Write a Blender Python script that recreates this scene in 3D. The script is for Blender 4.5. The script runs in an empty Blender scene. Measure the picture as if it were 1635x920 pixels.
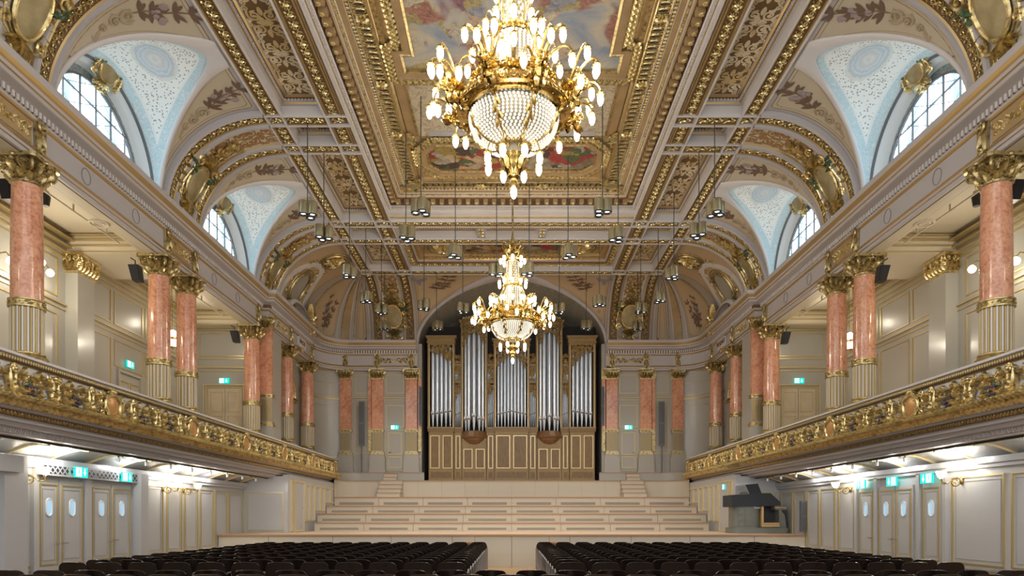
import bpy, math, random
import numpy as np
from mathutils import Vector, Matrix
PI = math.pi
rnd = random.Random(7)
SC = bpy.context.scene
COL = SC.collection

# ------------------------------------------------------------------ mesh helpers
class MB:
    """collects geometry and links it as one mesh object"""
    def __init__(self):
        self.v = []; self.f = []; self.m = []; self.uv = []; self.n = 0; self.has_uv = False
    def add(self, V, F, mat=0, uv=None):
        V = np.asarray(V, dtype=float).reshape(-1, 3)
        b = self.n
        self.v.append(V); self.n += len(V)
        for k, f in enumerate(F):
            self.f.append(tuple(i + b for i in f))
            self.m.append(mat if not isinstance(mat, (list, tuple)) else mat[k])
            if uv is not None:
                self.uv.extend([uv[i] for i in f]); self.has_uv = True
            else:
                self.uv.extend([(0.0, 0.0)] * len(f))
        return self
    def box(self, c, s, mat=0, rz=0.0, M=None):
        x, y, z = (k / 2 for k in s)
        V = np.array([(-x,-y,-z),(x,-y,-z),(x,y,-z),(-x,y,-z),(-x,-y,z),(x,-y,z),(x,y,z),(-x,y,z)])
        if rz:
            cz, sz = math.cos(rz), math.sin(rz)
            V = np.stack([V[:,0]*cz - V[:,1]*sz, V[:,0]*sz + V[:,1]*cz, V[:,2]], 1)
        if M is not None:
            V = V @ np.array(M)[:3,:3].T
        return self.add(V + np.array(c), [(0,3,2,1),(4,5,6,7),(0,1,5,4),(1,2,6,5),(2,3,7,6),(3,0,4,7)], mat)
    def bx(self, x0, x1, y0, y1, z0, z1, mat=0):
        return self.box(((x0+x1)/2,(y0+y1)/2,(z0+z1)/2), (abs(x1-x0),abs(y1-y0),abs(z1-z0)), mat)
    def tube(self, pts, r, seg=6, mat=0, caps=True):
        V, F = tube_vf(pts, r, seg, caps)
        return self.add(V, F, mat)
    def lathe(self, prof, seg=16, c=(0,0,0), mat=0, a0=0.0, a1=2*PI, sx=1.0):
        """prof: list of (r, z) or (r, z, mat)"""
        full = abs(a1 - a0 - 2*PI) < 1e-6
        n = seg if full else seg + 1
        P = np.array([(p[0], p[1]) for p in prof])
        A = a0 + (a1 - a0) * np.arange(n) / seg
        V = np.zeros((len(P), n, 3))
        V[:,:,0] = P[:,0:1] * np.cos(A) * sx; V[:,:,1] = P[:,0:1] * np.sin(A); V[:,:,2] = P[:,1:2]
        F, mm, uv = [], [], []
        for i in range(len(P)):
            for j in range(n):
                uv.append((A[j], P[i,1]))
        for i in range(len(P) - 1):
            for j in range(seg):
                k = (j + 1) % n
                F.append((i*n+j, i*n+k, (i+1)*n+k, (i+1)*n+j)); mm.append(prof[i][2] if len(prof[i]) > 2 else mat)
        return self.add(V.reshape(-1,3) + np.array(c), F, mm, uv)
    def ball(self, c, r, mat=0, seg=8, rings=5, M=None):
        V, F = ball_vf(seg, rings)
        r = np.array(r) if hasattr(r, '__len__') else np.array([r,r,r])
        V = V * r
        if M is not None: V = V @ np.array(M)[:3,:3].T
        return self.add(V + np.array(c), F, mat)
    def grid(self, fn, us, vs, mat=0, uvfn=None, matfn=None):
        V = [fn(u, v) for u in us for v in vs]
        UV = [uvfn(u, v) if uvfn else (u, v) for u in us for v in vs]
        nv = len(vs); F = []; mm = []
        for i in range(len(us) - 1):
            for j in range(nv - 1):
                F.append((i*nv+j, (i+1)*nv+j, (i+1)*nv+j+1, i*nv+j+1)); mm.append(matfn(i, j) if matfn else mat)
        return self.add(V, F, mm, UV)
    def prism(self, poly, fn, h0, h1, mat=0):
        """poly: 2D outline; fn(a,b,h)->3D"""
        n = len(poly)
        V = [fn(a, b, h0) for a, b in poly] + [fn(a, b, h1) for a, b in poly]
        F = [tuple(range(n)), tuple(range(n, 2*n))] + [(i, (i+1) % n, n + (i+1) % n, n + i) for i in range(n)]
        return self.add(V, F, mat)
    def sweep(self, path, prof, mats, closed=False, inward=1.0):
        """path: list of (x,y); prof: list of (off,z); off moves along the left normal * inward; mats per segment"""
        P = np.array(path, float); n = len(P)
        T = np.zeros_like(P)
        nn = []
        for i in range(n):
            a = P[i] - P[i-1] if i > 0 else P[1] - P[0]
            b = P[i+1] - P[i] if i < n-1 else P[-1] - P[-2]
            a = a / (np.linalg.norm(a) + 1e-12); b = b / (np.linalg.norm(b) + 1e-12)
            na = np.array([-a[1], a[0]]); nb = np.array([-b[1], b[0]])
            m = na + nb; m = m / (np.linalg.norm(m) + 1e-12)
            m = m / max(0.3, float(m @ na)); nn.append(m * inward)
        nn = np.array(nn)
        L = np.concatenate([[0], np.cumsum(np.linalg.norm(np.diff(P, axis=0), axis=1))])
        S = np.concatenate([[0], np.cumsum([math.hypot(prof[i+1][0]-prof[i][0], prof[i+1][1]-prof[i][1]) for i in range(len(prof)-1)])])
        V, UV = [], []
        for i in range(n):
            for j, (o, z) in enumerate(prof):
                q = P[i] + nn[i] * o
                V.append((q[0], q[1], z)); UV.append((L[i], S[j]))
        k = len(prof); F = []; mm = []
        for i in range(n-1):
            for j in range(k-1):
                F.append((i*k+j, (i+1)*k+j, (i+1)*k+j+1, i*k+j+1)); mm.append(mats[j] if isinstance(mats, (list, tuple)) else mats)
        return self.add(V, F, mm, UV)
    def mesh(self, name, mats, smooth=False, angle=40):
        me = bpy.data.meshes.new(name)
        if self.n:
            V = np.concatenate(self.v)
            me.from_pydata(V.tolist(), [], self.f)
            mats = mats if isinstance(mats, (list, tuple)) else [mats]
            for m in mats: me.materials.append(m)
            me.polygons.foreach_set('material_index', self.m)
            if self.has_uv:
                l = me.uv_layers.new(name='UVMap')
                l.data.foreach_set('uv', [c for p in self.uv for c in p])
            if smooth:
                me.polygons.foreach_set('use_smooth', [True] * len(self.f))
                try: me.set_sharp_from_angle(angle=math.radians(angle))
                except Exception: pass
        return me
    def build(self, name, mats, parent=None, smooth=False, angle=40, loc=None):
        o = bpy.data.objects.new(name, self.mesh(name, mats, smooth, angle))
        COL.objects.link(o)
        if loc is not None: o.location = loc
        if parent is not None: o.parent = parent
        return o

_balls = {}
def ball_vf(seg, rings):
    if (seg, rings) not in _balls:
        V = [(0,0,-1)]
        for i in range(1, rings):
            t = -PI/2 + PI*i/rings
            V += [(math.cos(t)*math.cos(2*PI*j/seg), math.cos(t)*math.sin(2*PI*j/seg), math.sin(t)) for j in range(seg)]
        V.append((0,0,1)); F = []
        for j in range(seg): F.append((0, 1+(j+1)%seg, 1+j))
        for i in range(rings-2):
            for j in range(seg):
                a = 1+i*seg; k = (j+1) % seg
                F.append((a+j, a+k, a+seg+k, a+seg+j))
        a = 1+(rings-2)*seg; t = len(V)-1
        for j in range(seg): F.append((a+j, a+(j+1)%seg, t))
        _balls[(seg, rings)] = (np.array(V), F)
    return _balls[(seg, rings)]

def tube_vf(pts, r, seg=6, caps=True):
    P = np.array(pts, float); n = len(P)
    R = np.full(n, r) if not hasattr(r, '__len__') else np.array(r, float)
    T = np.gradient(P, axis=0); T /= (np.linalg.norm(T, axis=1, keepdims=True) + 1e-12)
    ref = np.array([0,0,1.0]) if abs(T[0][2]) < 0.9 else np.array([1.0,0,0])
    u = np.cross(T[0], ref); u /= np.linalg.norm(u)
    V = []
    A = 2*PI*np.arange(seg)/seg
    for i in range(n):
        u = u - T[i]*(u @ T[i]); u /= (np.linalg.norm(u) + 1e-12)
        w = np.cross(T[i], u)
        V.append(P[i] + R[i]*(np.cos(A)[:,None]*u + np.sin(A)[:,None]*w))
    F = [(i*seg+j, i*seg+(j+1)%seg, (i+1)*seg+(j+1)%seg, (i+1)*seg+j) for i in range(n-1) for j in range(seg)]
    if caps:
        F.append(tuple(range(seg-1,-1,-1))); F.append(tuple((n-1)*seg+j for j in range(seg)))
    return np.concatenate(V), F

class Orn:
    """relief ornament in a local frame (a, b, h); emit() maps it onto any surface"""
    def __init__(self): self.V = []; self.F = []; self.n = 0
    def _a(self, V, F):
        self.V.append(np.asarray(V, float)); self.F += [tuple(i+self.n for i in f) for f in F]; self.n += len(V)
    def scroll(self, x, y, r, a0, turns=1.4, d=1, th=0.03, h=0.03, tail=0.0, seg=5, n=16):
        t = np.linspace(0, 1, n); ang = a0 + d*turns*2*PI*t; rr = r*(1-0.82*t)
        P = np.stack([x+rr*np.cos(ang), y+rr*np.sin(ang), h+0.6*th*t], 1)
        if tail:
            tx, ty = -d*-math.sin(a0), -d*math.cos(a0)
            q = [(P[0][0]-d*-math.sin(a0)*tail*k + 0.25*tail*k*k*math.cos(a0), P[0][1]-d*math.cos(a0)*tail*k + 0.25*tail*k*k*math.sin(a0), h) for k in (1.0,.66,.33)]
            P = np.concatenate([np.array(q), P])
        R = np.linspace(th, th*0.55, len(P)); R[0] *= 0.4
        self._a(*tube_vf(P, R, seg)); self.bead(x, y, h+th, th*1.15); return self
    def curve(self, pts, th=0.02, h=0.02, seg=5):
        P = np.array([(p[0], p[1], h if len(p) < 3 else p[2]) for p in pts]); R = np.full(len(P), th); R[0] *= .5; R[-1] *= .5
        self._a(*tube_vf(P, R, seg)); return self
    def leaf(self, x, y, ang, L, W, h=0.02, up=0.6, flat=False):
        ts = (0, .3, .6, .85, 1); ws = (.35, .9, 1, .6, .05); V = []
        ca, sa = math.cos(ang), math.sin(ang)
        for t, w in zip(ts, ws):
            hh = h*(1 + up*math.sin(t*PI*.9)) if not flat else h
            for q in (-1, 0, 1):
                a, b = L*t, q*w*W/2
                V.append((x+a*ca-b*sa, y+a*sa+b*ca, (hh*(0.35 if q else 1.15)) if not flat else hh))
        F = [(i*3+j, (i+1)*3+j, (i+1)*3+j+1, i*3+j+1) for i in range(4) for j in range(2)]
        self._a(V, F); return self
    def acanthus(self, x, y, ang, L, W, h=.03, up=1.0):
        ca, sa = math.cos(ang), math.sin(ang)
        for t in (.08, .34, .60):
            for q in (-1, 1): self.leaf(x+ca*L*t, y+sa*L*t, ang+q*(1.05-.5*t), W*(.72-.35*t), W*.34, h*(.6+.8*t), up)
        self.leaf(x, y, ang, L, W*.42, h*1.15, up*1.2); self.bead(x+ca*L*.98, y+sa*L*.98, h*1.2, W*.10, 5, 4); return self
    def bead(self, x, y, h, r, seg=6, rings=4, flat=1.0):
        V, F = ball_vf(seg, rings); self._a(V*np.array([r,r,r*flat]) + np.array([x,y,h]), F); return self
    def ell(self, x, y, rx, ry, th=.03, h=.03, seg=5, n=22):
        A = 2*PI*np.arange(n)/n; B = 2*PI*np.arange(seg)/seg; V = []
        for a in A:
            for b in B:
                V.append((x+(rx+th*math.cos(b))*math.cos(a), y+(ry+th*math.cos(b))*math.sin(a), h+th*math.sin(b)))
        F = [(i*seg+j, ((i+1)%n)*seg+j, ((i+1)%n)*seg+(j+1)%seg, i*seg+(j+1)%seg) for i in range(n) for j in range(seg)]
        self._a(V, F); return self
    def dome(self, x, y, rx, ry, h=.1, base=0.0, seg=20, rings=5):
        V = [(x, y, base+h)]
        for i in range(1, rings+1):
            t = i/rings*PI/2
            V += [(x+rx*math.sin(t)*math.cos(2*PI*j/seg), y+ry*math.sin(t)*math.sin(2*PI*j/seg), base+h*math.cos(t)) for j in range(seg)]
        F = [(0, 1+j, 1+(j+1)%seg) for j in range(seg)]
        for i in range(rings-1):
            a = 1+i*seg; F += [(a+j, a+seg+j, a+seg+(j+1)%seg, a+(j+1)%seg) for j in range(seg)]
        self._a(V, F); return self
    def rosette(self, x, y, r, n=8, h=.02):
        for k in range(n): self.leaf(x, y, 2*PI*k/n, r, r*2.2/n*1.6, h, 1.0)
        self.bead(x, y, h*1.3, r*.28); return self
    def plate(self, poly, h0, h1):
        n = len(poly); V = [(a,b,h0) for a,b in poly] + [(a,b,h1) for a,b in poly]
        self._a(V, [tuple(range(n,2*n))] + [(i,(i+1)%n,n+(i+1)%n,n+i) for i in range(n)]); return self
    def join(self, o, dx=0, dy=0, s=1.0, mx=1, rot=0.0):
        V = np.concatenate(o.V).copy(); V[:,0] *= mx; c, q = math.cos(rot), math.sin(rot)
        V = np.stack([(V[:,0]*c-V[:,1]*q)*s+dx, (V[:,0]*q+V[:,1]*c)*s+dy, V[:,2]*s], 1)
        self._a(V, o.F); return self
    def emit(self, mb, P, mat=0):
        if not self.V: return mb
        V = np.concatenate(self.V)
        W = P(V[:,0], V[:,1], V[:,2])
        mb.add(np.stack(np.broadcast_arrays(*W), 1), self.F, mat); return mb

def frame3(o, ux, uy, un):
    o, ux, uy, un = (np.array(k, float) for k in (o, ux, uy, un))
    def P(a, b, h): return tuple(o[i] + a*ux[i] + b*uy[i] + h*un[i] for i in range(3))
    return P

# ------------------------------------------------------------------ scene helpers
def tag(o, label=None, cat=None, group=None, kind=None):
    if label: o['label'] = label
    if cat: o['category'] = cat
    if group: o['group'] = group
    if kind: o['kind'] = kind
    return o
def empty(name, loc=(0,0,0), rz=0.0, parent=None):
    o = bpy.data.objects.new(name, None); COL.objects.link(o); o.location = loc; o.rotation_euler = (0,0,rz)
    o.empty_display_size = .1
    if parent: o.parent = parent
    return o
def dup(root, loc=None, rz=None):
    r = root.copy(); COL.objects.link(r)
    if loc is not None: r.location = loc
    if rz is not None: r.rotation_euler = (0,0,rz)
    for ch in list(root.children):
        c = ch.copy(); COL.objects.link(c); c.parent = r
        for g in list(ch.children):
            d = g.copy(); COL.objects.link(d); d.parent = c
    return r
def to_mesh(t):
    """lettering as a plain mesh object of the same name and parent"""
    bpy.context.view_layer.update()
    me = bpy.data.meshes.new_from_object(t.evaluated_get(bpy.context.evaluated_depsgraph_get()))
    o = bpy.data.objects.new('lettering', me); COL.objects.link(o); o.parent = t.parent; o.matrix_basis = t.matrix_basis.copy()
    if not me.materials: me.materials.append(t.data.materials[0])
    bpy.data.objects.remove(t); return o
def struct(o):
    o['kind'] = 'structure'; return o
def point_light(name, loc, power, col, r=.1, parent=None):
    l = bpy.data.lights.new(name, 'POINT'); l.energy = power; l.color = col; l.shadow_soft_size = r
    o = bpy.data.objects.new(name, l); COL.objects.link(o); o.location = loc
    if parent is not None: o.parent = parent
    return o
ORD = 'first second third fourth fifth sixth seventh eighth ninth tenth eleventh twelfth thirteenth fourteenth fifteenth sixteenth seventeenth eighteenth nineteenth twentieth'.split()
SIDE = {-1: 'left', 1: 'right'}

# ------------------------------------------------------------------ the photograph's camera
F_PX, CX, CY, EYE = 1090.0, 817.0, 826.0, 1.6
def WX(px, d): return (px - CX) * d / F_PX
def WZ(py, d): return EYE + (CY - py) * d / F_PX
# ------------------------------------------------------------------ materials
def lin(*c):
    """sRGB 0-255 -> linear"""
    return tuple(((k/255)/12.92 if k/255 <= .04045 else ((k/255+.055)/1.055)**2.4) for k in c)
class N:
    def __init__(self, name):
        self.mat = bpy.data.materials.new(name); self.mat.use_nodes = True
        self.t = self.mat.node_tree; self.b = self.t.nodes['Principled BSDF']
    def node(self, typ, **kw):
        n = self.t.nodes.new(typ)
        for k, v in kw.items():
            if k.startswith('i_'):
                key = k[2:]
                key = int(key) if key.isdigit() else key.replace('_', ' ')
                n.inputs[key].default_value = v
            else: setattr(n, k, v)
        return n
    def link(self, a, b): self.t.links.new(a, b)
    def setb(self, **kw):
        for k, v in kw.items():
            k = k.replace('_', ' ')
            self.b.inputs[k].default_value = (*v, 1) if isinstance(v, tuple) and len(v) == 3 else v
    def coord(self, out='Object'): return self.node('ShaderNodeTexCoord').outputs[out]
    def math(self, op, a, b=None, c=None):
        n = self.node('ShaderNodeMath', operation=op)
        for i, k in enumerate((a, b, c)):
            if k is None: continue
            if isinstance(k, (int, float)): n.inputs[i].default_value = k
            else: self.link(k, n.inputs[i])
        return n.outputs[0]
    def ramp(self, fac, stops, interp='LINEAR'):
        n = self.node('ShaderNodeValToRGB'); n.color_ramp.interpolation = interp
        e = n.color_ramp.elements
        while len(e) < len(stops): e.new(0.5)
        for q, (p, c) in zip(e, stops): q.position = p; q.color = (*c, 1)
        self.link(fac, n.inputs[0]); return n.outputs[0]
    def mix(self, fac, a, b):
        n = self.node('ShaderNodeMix', data_type='RGBA')
        if isinstance(fac, (int, float)): n.inputs[0].default_value = fac
        else: self.link(fac, n.inputs[0])
        for i, k in ((6, a), (7, b)):
            if isinstance(k, tuple): n.inputs[i].default_value = (*k[:3], 1)
            else: self.link(k, n.inputs[i])
        return n.outputs[2]
    def noise(self, vec, scale, detail=2, dist=0.0, rough=.5):
        n = self.node('ShaderNodeTexNoise', i_Scale=scale, i_Detail=detail, i_Distortion=dist, i_Roughness=rough)
        if vec is not None: self.link(vec, n.inputs['Vector'])
        return n.outputs[0]
    def voro(self, vec, scale, feature='F1', out='Distance', rand=1.0):
        n = self.node('ShaderNodeTexVoronoi', feature=feature, i_Scale=scale, i_Randomness=rand)
        self.link(vec, n.inputs['Vector']); return n.outputs[out]
    def sep(self, vec):
        n = self.node('ShaderNodeSeparateXYZ'); self.link(vec, n.inputs[0]); return n.outputs
    def comb(self, x, y, z=0.0):
        n = self.node('ShaderNodeCombineXYZ')
        for i, k in enumerate((x, y, z)):
            if isinstance(k, (int, float)): n.inputs[i].default_value = k
            else: self.link(k, n.inputs[i])
        return n.outputs[0]
    def bump(self, h, strength=.3, dist=.02):
        n = self.node('ShaderNodeBump', i_Strength=strength, i_Distance=dist)
        self.link(h, n.inputs['Height']); self.link(n.outputs[0], self.b.inputs['Normal'])
    def base(self, c): self.link(c, self.b.inputs['Base Color'])

def plain(name, col, rough=.5, metal=0.0, bump=None, var=None, coat=0.0):
    n = N(name); n.setb(Base_Color=col, Roughness=rough, Metallic=metal)
    if coat: n.setb(Coat_Weight=coat, Coat_Roughness=.15)
    if var:
        f = n.noise(n.coord(), var[1], 3)
        n.base(n.ramp(f, [(var[2], col), (var[3], var[0])]))
    if bump: n.bump(n.noise(n.coord(), bump[0], 3), bump[1], bump[2] if len(bump) > 2 else .01)
    return n.mat
def emit(name, col, s):
    n = N(name); n.setb(Base_Color=col, Emission_Color=col, Emission_Strength=s, Roughness=.3); return n.mat

MT = {}
GOLD = (0.77, 0.625, 0.305)
MT['gold'] = plain('gilding', GOLD, .28, .85, bump=(34, .4, .012), var=((0.36,0.26,0.11), 9, .46, .7))
MT['gold_dark'] = plain('old_gilding', (0.58,0.46,0.22), .34, .8, bump=(36, .5, .01), var=((0.24,0.17,0.07), 11, .46, .68))
MT['gold_line'] = plain('brown_gold_fillet', (0.47,0.33,0.14), .36, .6)
MT['gold_panel'] = plain('pale_gold_panel_fillet', (0.60,0.47,0.22), .35, .6)
MT['rib_ground'] = plain('pale_celadon_rib_panel', (0.60,0.56,0.43), .5)
MT['band'] = plain('bole_band_ground', (0.17,0.10,0.04), .5, .2, bump=(30, .5, .01))
MT['gold_smooth'] = plain('burnished_gilding', (0.66,0.50,0.24), .34, .8, var=((0.5,0.34,0.12), 4, .45, .75))
MT['brass'] = plain('polished_brass', (0.66,0.48,0.17), .22, .95, var=((0.36,0.24,0.07), 14, .45, .65))
MT['shield'] = plain('antique_gold_shield', (0.42,0.35,0.19), .5, .45, var=((0.30,0.24,0.12), 4, .35, .7))
MT['paint'] = plain('grey_wall_paint', (0.39,0.368,0.315), .34, bump=(3, .06, .01), coat=.2)
MT['paint_low'] = plain('pale_grey_panel_paint', (0.49,0.49,0.485), .3, bump=(3, .05, .01), coat=.25)
MT['rib'] = plain('lilac_grey_rib_paint', (0.47,0.44,0.435), .5)
MT['rib_white'] = plain('off_white_moulding_paint', (0.64,0.61,0.59), .45)
MT['tan'] = plain('tan_field_paint', (0.42,0.285,0.135), .5, var=((0.33,0.22,0.10), 2, .4, .7))
MT['brown'] = plain('brown_paint_and_shade', (0.15,0.085,0.04), .5)
MT['cream'] = plain('cream_soffit_paint', (0.62,0.55,0.42), .55)
MT['cream_panel'] = plain('cream_painted_field', (0.55,0.46,0.32), .55, var=((0.47,0.38,0.26), 3, .4, .7))
MT['soffit'] = plain('glossy_silver_grey_soffit', (0.46,0.455,0.44), .22, coat=.5)
MT['blue_white'] = plain('pale_blue_white_paint', (0.80,0.87,0.90), .5)
MT['stage'] = plain('pale_beige_stage_board', (0.60,0.54,0.43), .5)
MT['stage_wood'] = plain('pale_oak_stage_floor', (0.66,0.47,0.32), .45, var=((0.58,0.40,0.26), 2, .4, .7))
MT['edge_wood'] = plain('warm_oak_edge', (0.42,0.24,0.12), .4)
MT['black'] = plain('black_metal', (0.02,0.02,0.022), .4)
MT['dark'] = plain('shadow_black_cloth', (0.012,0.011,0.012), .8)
MT['slot'] = plain('dark_vent_slot', (0.16,0.15,0.13), .7)
MT['grey_metal'] = plain('grey_metal', (0.14,0.145,0.15), .45)
MT['steel'] = plain('brushed_steel', (0.62,0.62,0.62), .25, 1.0)
MT['chair_wood'] = plain('dark_stained_chair_plywood', (0.0075,0.0045,0.0035), .22, var=((0.013,0.007,0.0045), 7, .4, .7))
MT['flute'] = plain('dull_gold_flute', (0.36,0.27,0.12), .4, .6)
MT['chair_seat'] = plain('black_chair_upholstery', (0.012,0.010,0.010), .7)
MT['chair_metal'] = plain('satin_chair_steel', (0.45,0.43,0.40), .35, .9)
MT['plate'] = plain('pale_arm_glint', (0.75,0.8,0.85), .3)
MT['tin'] = plain('orange_ochre_medallion', (0.66,0.36,0.13), .35, .35, var=((0.58,0.28,0.09), 5, .4, .7))
MT['fruit_dark'] = plain('dark_plum_fruit_glaze', (0.07,0.05,0.09), .35)
MT['fruit_red'] = plain('russet_fruit_glaze', (0.34,0.13,0.06), .35)
MT['fruit_green'] = plain('green_leaf_glaze', (0.09,0.14,0.07), .4)
MT['leafpaint'] = plain('brown_painted_leaf', (0.16,0.095,0.06), .6)
MT['flower'] = plain('mauve_painted_flower', (0.33,0.265,0.26), .6)
MT['bluegrey'] = plain('blue_grey_painted_bird', (0.24,0.25,0.30), .6)
MT['scrollpaint'] = plain('ochre_painted_scroll', (0.42,0.33,0.21), .6)
MT['can'] = plain('antique_nickel_can', (0.62,0.62,0.47), .2, .9, bump=(40, .15, .004))
MT['cable'] = plain('dark_green_cable', (0.05,0.065,0.06), .5)
MT['console_grey'] = plain('grey_green_console_lacquer', (0.17,0.18,0.155), .4)
MT['cover'] = plain('anthracite_cloth_cover', (0.035,0.04,0.046), .85, bump=(6,.4,.03))
MT['pine'] = plain('light_pine', (0.62,0.40,0.18), .4)
MT['white'] = plain('white_enamel', (0.8,0.8,0.78), .35)
MT['bulb'] = emit('glowing_bulb', (1.0,0.92,0.78), 5.0)
MT['lamp'] = emit('glowing_opal_shade', (1.0,0.92,0.78), 7.0)
MT['lens'] = emit('glowing_spot_lens', (1.0,0.97,0.92), 8.0)
MT['exit_green'] = emit('exit_sign_green', (0.0,0.50,0.42), 1.1)
MT['exit_white'] = emit('exit_sign_white', (0.8,1.0,0.97), 1.3)
MT['porthole'] = emit('glowing_porthole_glass', (0.33,0.55,0.72), .45)  # weak bluish emission put into the door glass, no lamp behind

def mk_marble():
    n = N('pink_marble'); c = n.coord()
    f = n.noise(c, 2.2, 6, 1.2, .62); g = n.noise(c, 16, 4, .3, .65)
    a = n.ramp(f, [(.32,(0.48,0.165,0.08)),(.5,(0.70,0.32,0.18)),(.68,(0.79,0.47,0.31))])
    b = n.ramp(g, [(.36,(0.26,0.10,0.06)),(.5,(0.66,0.33,0.20)),(.7,(0.74,0.46,0.33))])
    n.base(n.mix(.42, a, b)); n.setb(Roughness=.14, Coat_Weight=.3, Coat_Roughness=.05); return n.mat
MT['marble'] = mk_marble()

def mk_arabesque(name, ground, line, per=.9, w=1.0, scale=5.0, freq=22.0, seed=0.0, line2=None):
    n = N(name); s = n.sep(n.coord('UV'))
    u = n.math('PINGPONG', s[0], per/2); v = n.math('PINGPONG', s[1], w/2)
    f = n.noise(n.comb(u, v, seed), scale, 1.0, 1.1)
    t = n.math('SINE', n.math('MULTIPLY', f, freq*2.6))
    c = n.ramp(t, [(.42, ground), (.58, line)])
    if line2:
        g = n.noise(n.comb(u, v, seed+3), scale*.7, 0)
        c = n.ramp(t, [(.42, ground), (.58, line)]); c2 = n.ramp(t, [(.42, ground), (.58, line2)])
        c = n.mix(n.ramp(g, [(.47,(0,0,0)),(.53,(1,1,1))]), c, c2)
    n.base(c); n.setb(Roughness=.5); n.bump(t, .25, .01); return n.mat
MT['arab'] = mk_arabesque('brown_arabesque_panel', (0.17,0.095,0.03), (0.64,0.53,0.33), .9, 1.0, 4.2, 16, 0, (0.52,0.38,0.16))
MT['arab_rib'] = mk_arabesque('cream_arabesque_rib_panel', (0.60,0.53,0.38), (0.27,0.15,0.055), .8, 1.0, 5.0, 14, 5, (0.30,0.34,0.30))
MT['lace'] = mk_arabesque('grey_lace_soffit', (0.20,0.185,0.15), (0.40,0.37,0.29), .7, .9, 9, 16, 9)
MT['mosaic'] = mk_arabesque('blue_gold_mosaic_band', (0.17,0.25,0.30), (0.58,0.58,0.48), .4, .4, 16, 14, 2)
MT['floral_field'] = mk_arabesque('cream_painted_foliage_field', (0.56,0.49,0.35), (0.40,0.33,0.22), 2.2, 2.4, 4.5, 7, 13)

def mk_vault():
    n = N('pale_blue_vault_painting'); s = n.sep(n.coord('UV')); o = n.coord()
    e = n.math('MINIMUM', s[0], s[1])
    v1 = n.voro(o, 15.0, rand=.75); k = n.noise(o, 38, 2)
    sp = n.ramp(n.math('ADD', v1, n.math('MULTIPLY', n.math('SUBTRACT', k, .5), .5)), [(.24,(0.30,0.33,0.31)),(.34,(0.88,0.93,0.91))])
    bn = n.math('SINE', n.math('MULTIPLY', n.noise(o, 7, 1, 1.0), 40))
    border = n.ramp(bn, [(.3,(0.52,0.69,0.74)),(.7,(0.70,0.81,0.83))])
    edge = n.ramp(e, [(.0,(0,0,0)),(.305,(0,0,0)),(.315,(1,1,1))])
    c = n.mix(edge, border, sp)
    ln = n.ramp(e, [(.0,(0,0,0)),(.30,(0,0,0)),(.31,(1,1,1)),(.36,(1,1,1)),(.37,(0,0,0))])
    c = n.mix(ln, c, (0.82,0.88,0.87))
    out = n.ramp(e, [(.0,(1,1,1)),(.05,(1,1,1)),(.06,(0,0,0))])
    c = n.mix(out, c, (0.72,0.80,0.82))
    # oval medallion around the crown of the vault
    so = n.sep(o)
    r = n.math('SQRT', n.math('ADD', n.math('POWER', n.math('DIVIDE', so[1], .62), 2), n.math('POWER', n.math('DIVIDE', n.math('SUBTRACT', s[0], 1.15), .40), 2)))
    up = n.ramp(so[2], [(0,(0,0,0)),(.5,(0,0,0)),(.51,(1,1,1))])
    wob = n.math('ADD', r, n.math('MULTIPLY', n.math('SUBTRACT', n.noise(o, 9, 2), .5), .28))
    med = n.ramp(n.math('MULTIPLY', wob, .5), [(.0,(0.62,0.70,0.74)),(.10,(0.76,0.80,0.80)),(.20,(0.60,0.68,0.72)),(.27,(0.70,0.76,0.77)),(.30,(0.58,0.69,0.77)),(.34,(0.50,0.63,0.75)),(.36,(0.72,0.80,0.82)),(.40,(0.52,0.66,0.78)),(.44,(0.58,0.62,0.62)),(.48,(0.74,0.80,0.79))])
    inside = n.ramp(n.math('MULTIPLY', wob, .5), [(.53,(1,1,1)),(.55,(0,0,0))])
    msk = n.math('MULTIPLY', inside, up)
    c = n.mix(msk, c, med)
    n.base(c); n.setb(Roughness=.6); return n.mat
MT['vault'] = mk_vault()

def mk_window():
    n = N('leaded_daylight_glass'); s = n.sep(n.coord('UV'))
    def line(a, per, w):
        p = n.math('PINGPONG', a, per/2); return n.math('LESS_THAN', p, w)
    d1 = n.math('ADD', n.math('MULTIPLY', s[0], .5), s[1]); d2 = n.math('SUBTRACT', n.math('MULTIPLY', s[0], .5), s[1])
    m = n.math('MAXIMUM', n.math('MAXIMUM', line(d1, .44, .008), line(d2, .44, .008)), line(s[0], .29, .006))
    f = n.noise(n.comb(n.math('MULTIPLY', s[0], 2.2), n.math('MULTIPLY', s[1], .5), 0), 1.3, 3)
    sky = n.ramp(f, [(.33,(0.16,0.36,0.54)),(.47,(0.46,0.68,0.84)),(.60,(1.9,2.15,2.3))])
    c = n.mix(m, sky, (0.05,0.075,0.10))
    n.base(n.mix(m, (0.5,0.6,0.65), (0.05,0.05,0.05)))
    n.link(c, n.b.inputs['Emission Color']); n.setb(Emission_Strength=WINDOW_E, Roughness=.15)
    return n.mat
WINDOW_E = 1.6
MT['window'] = mk_window()

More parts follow.
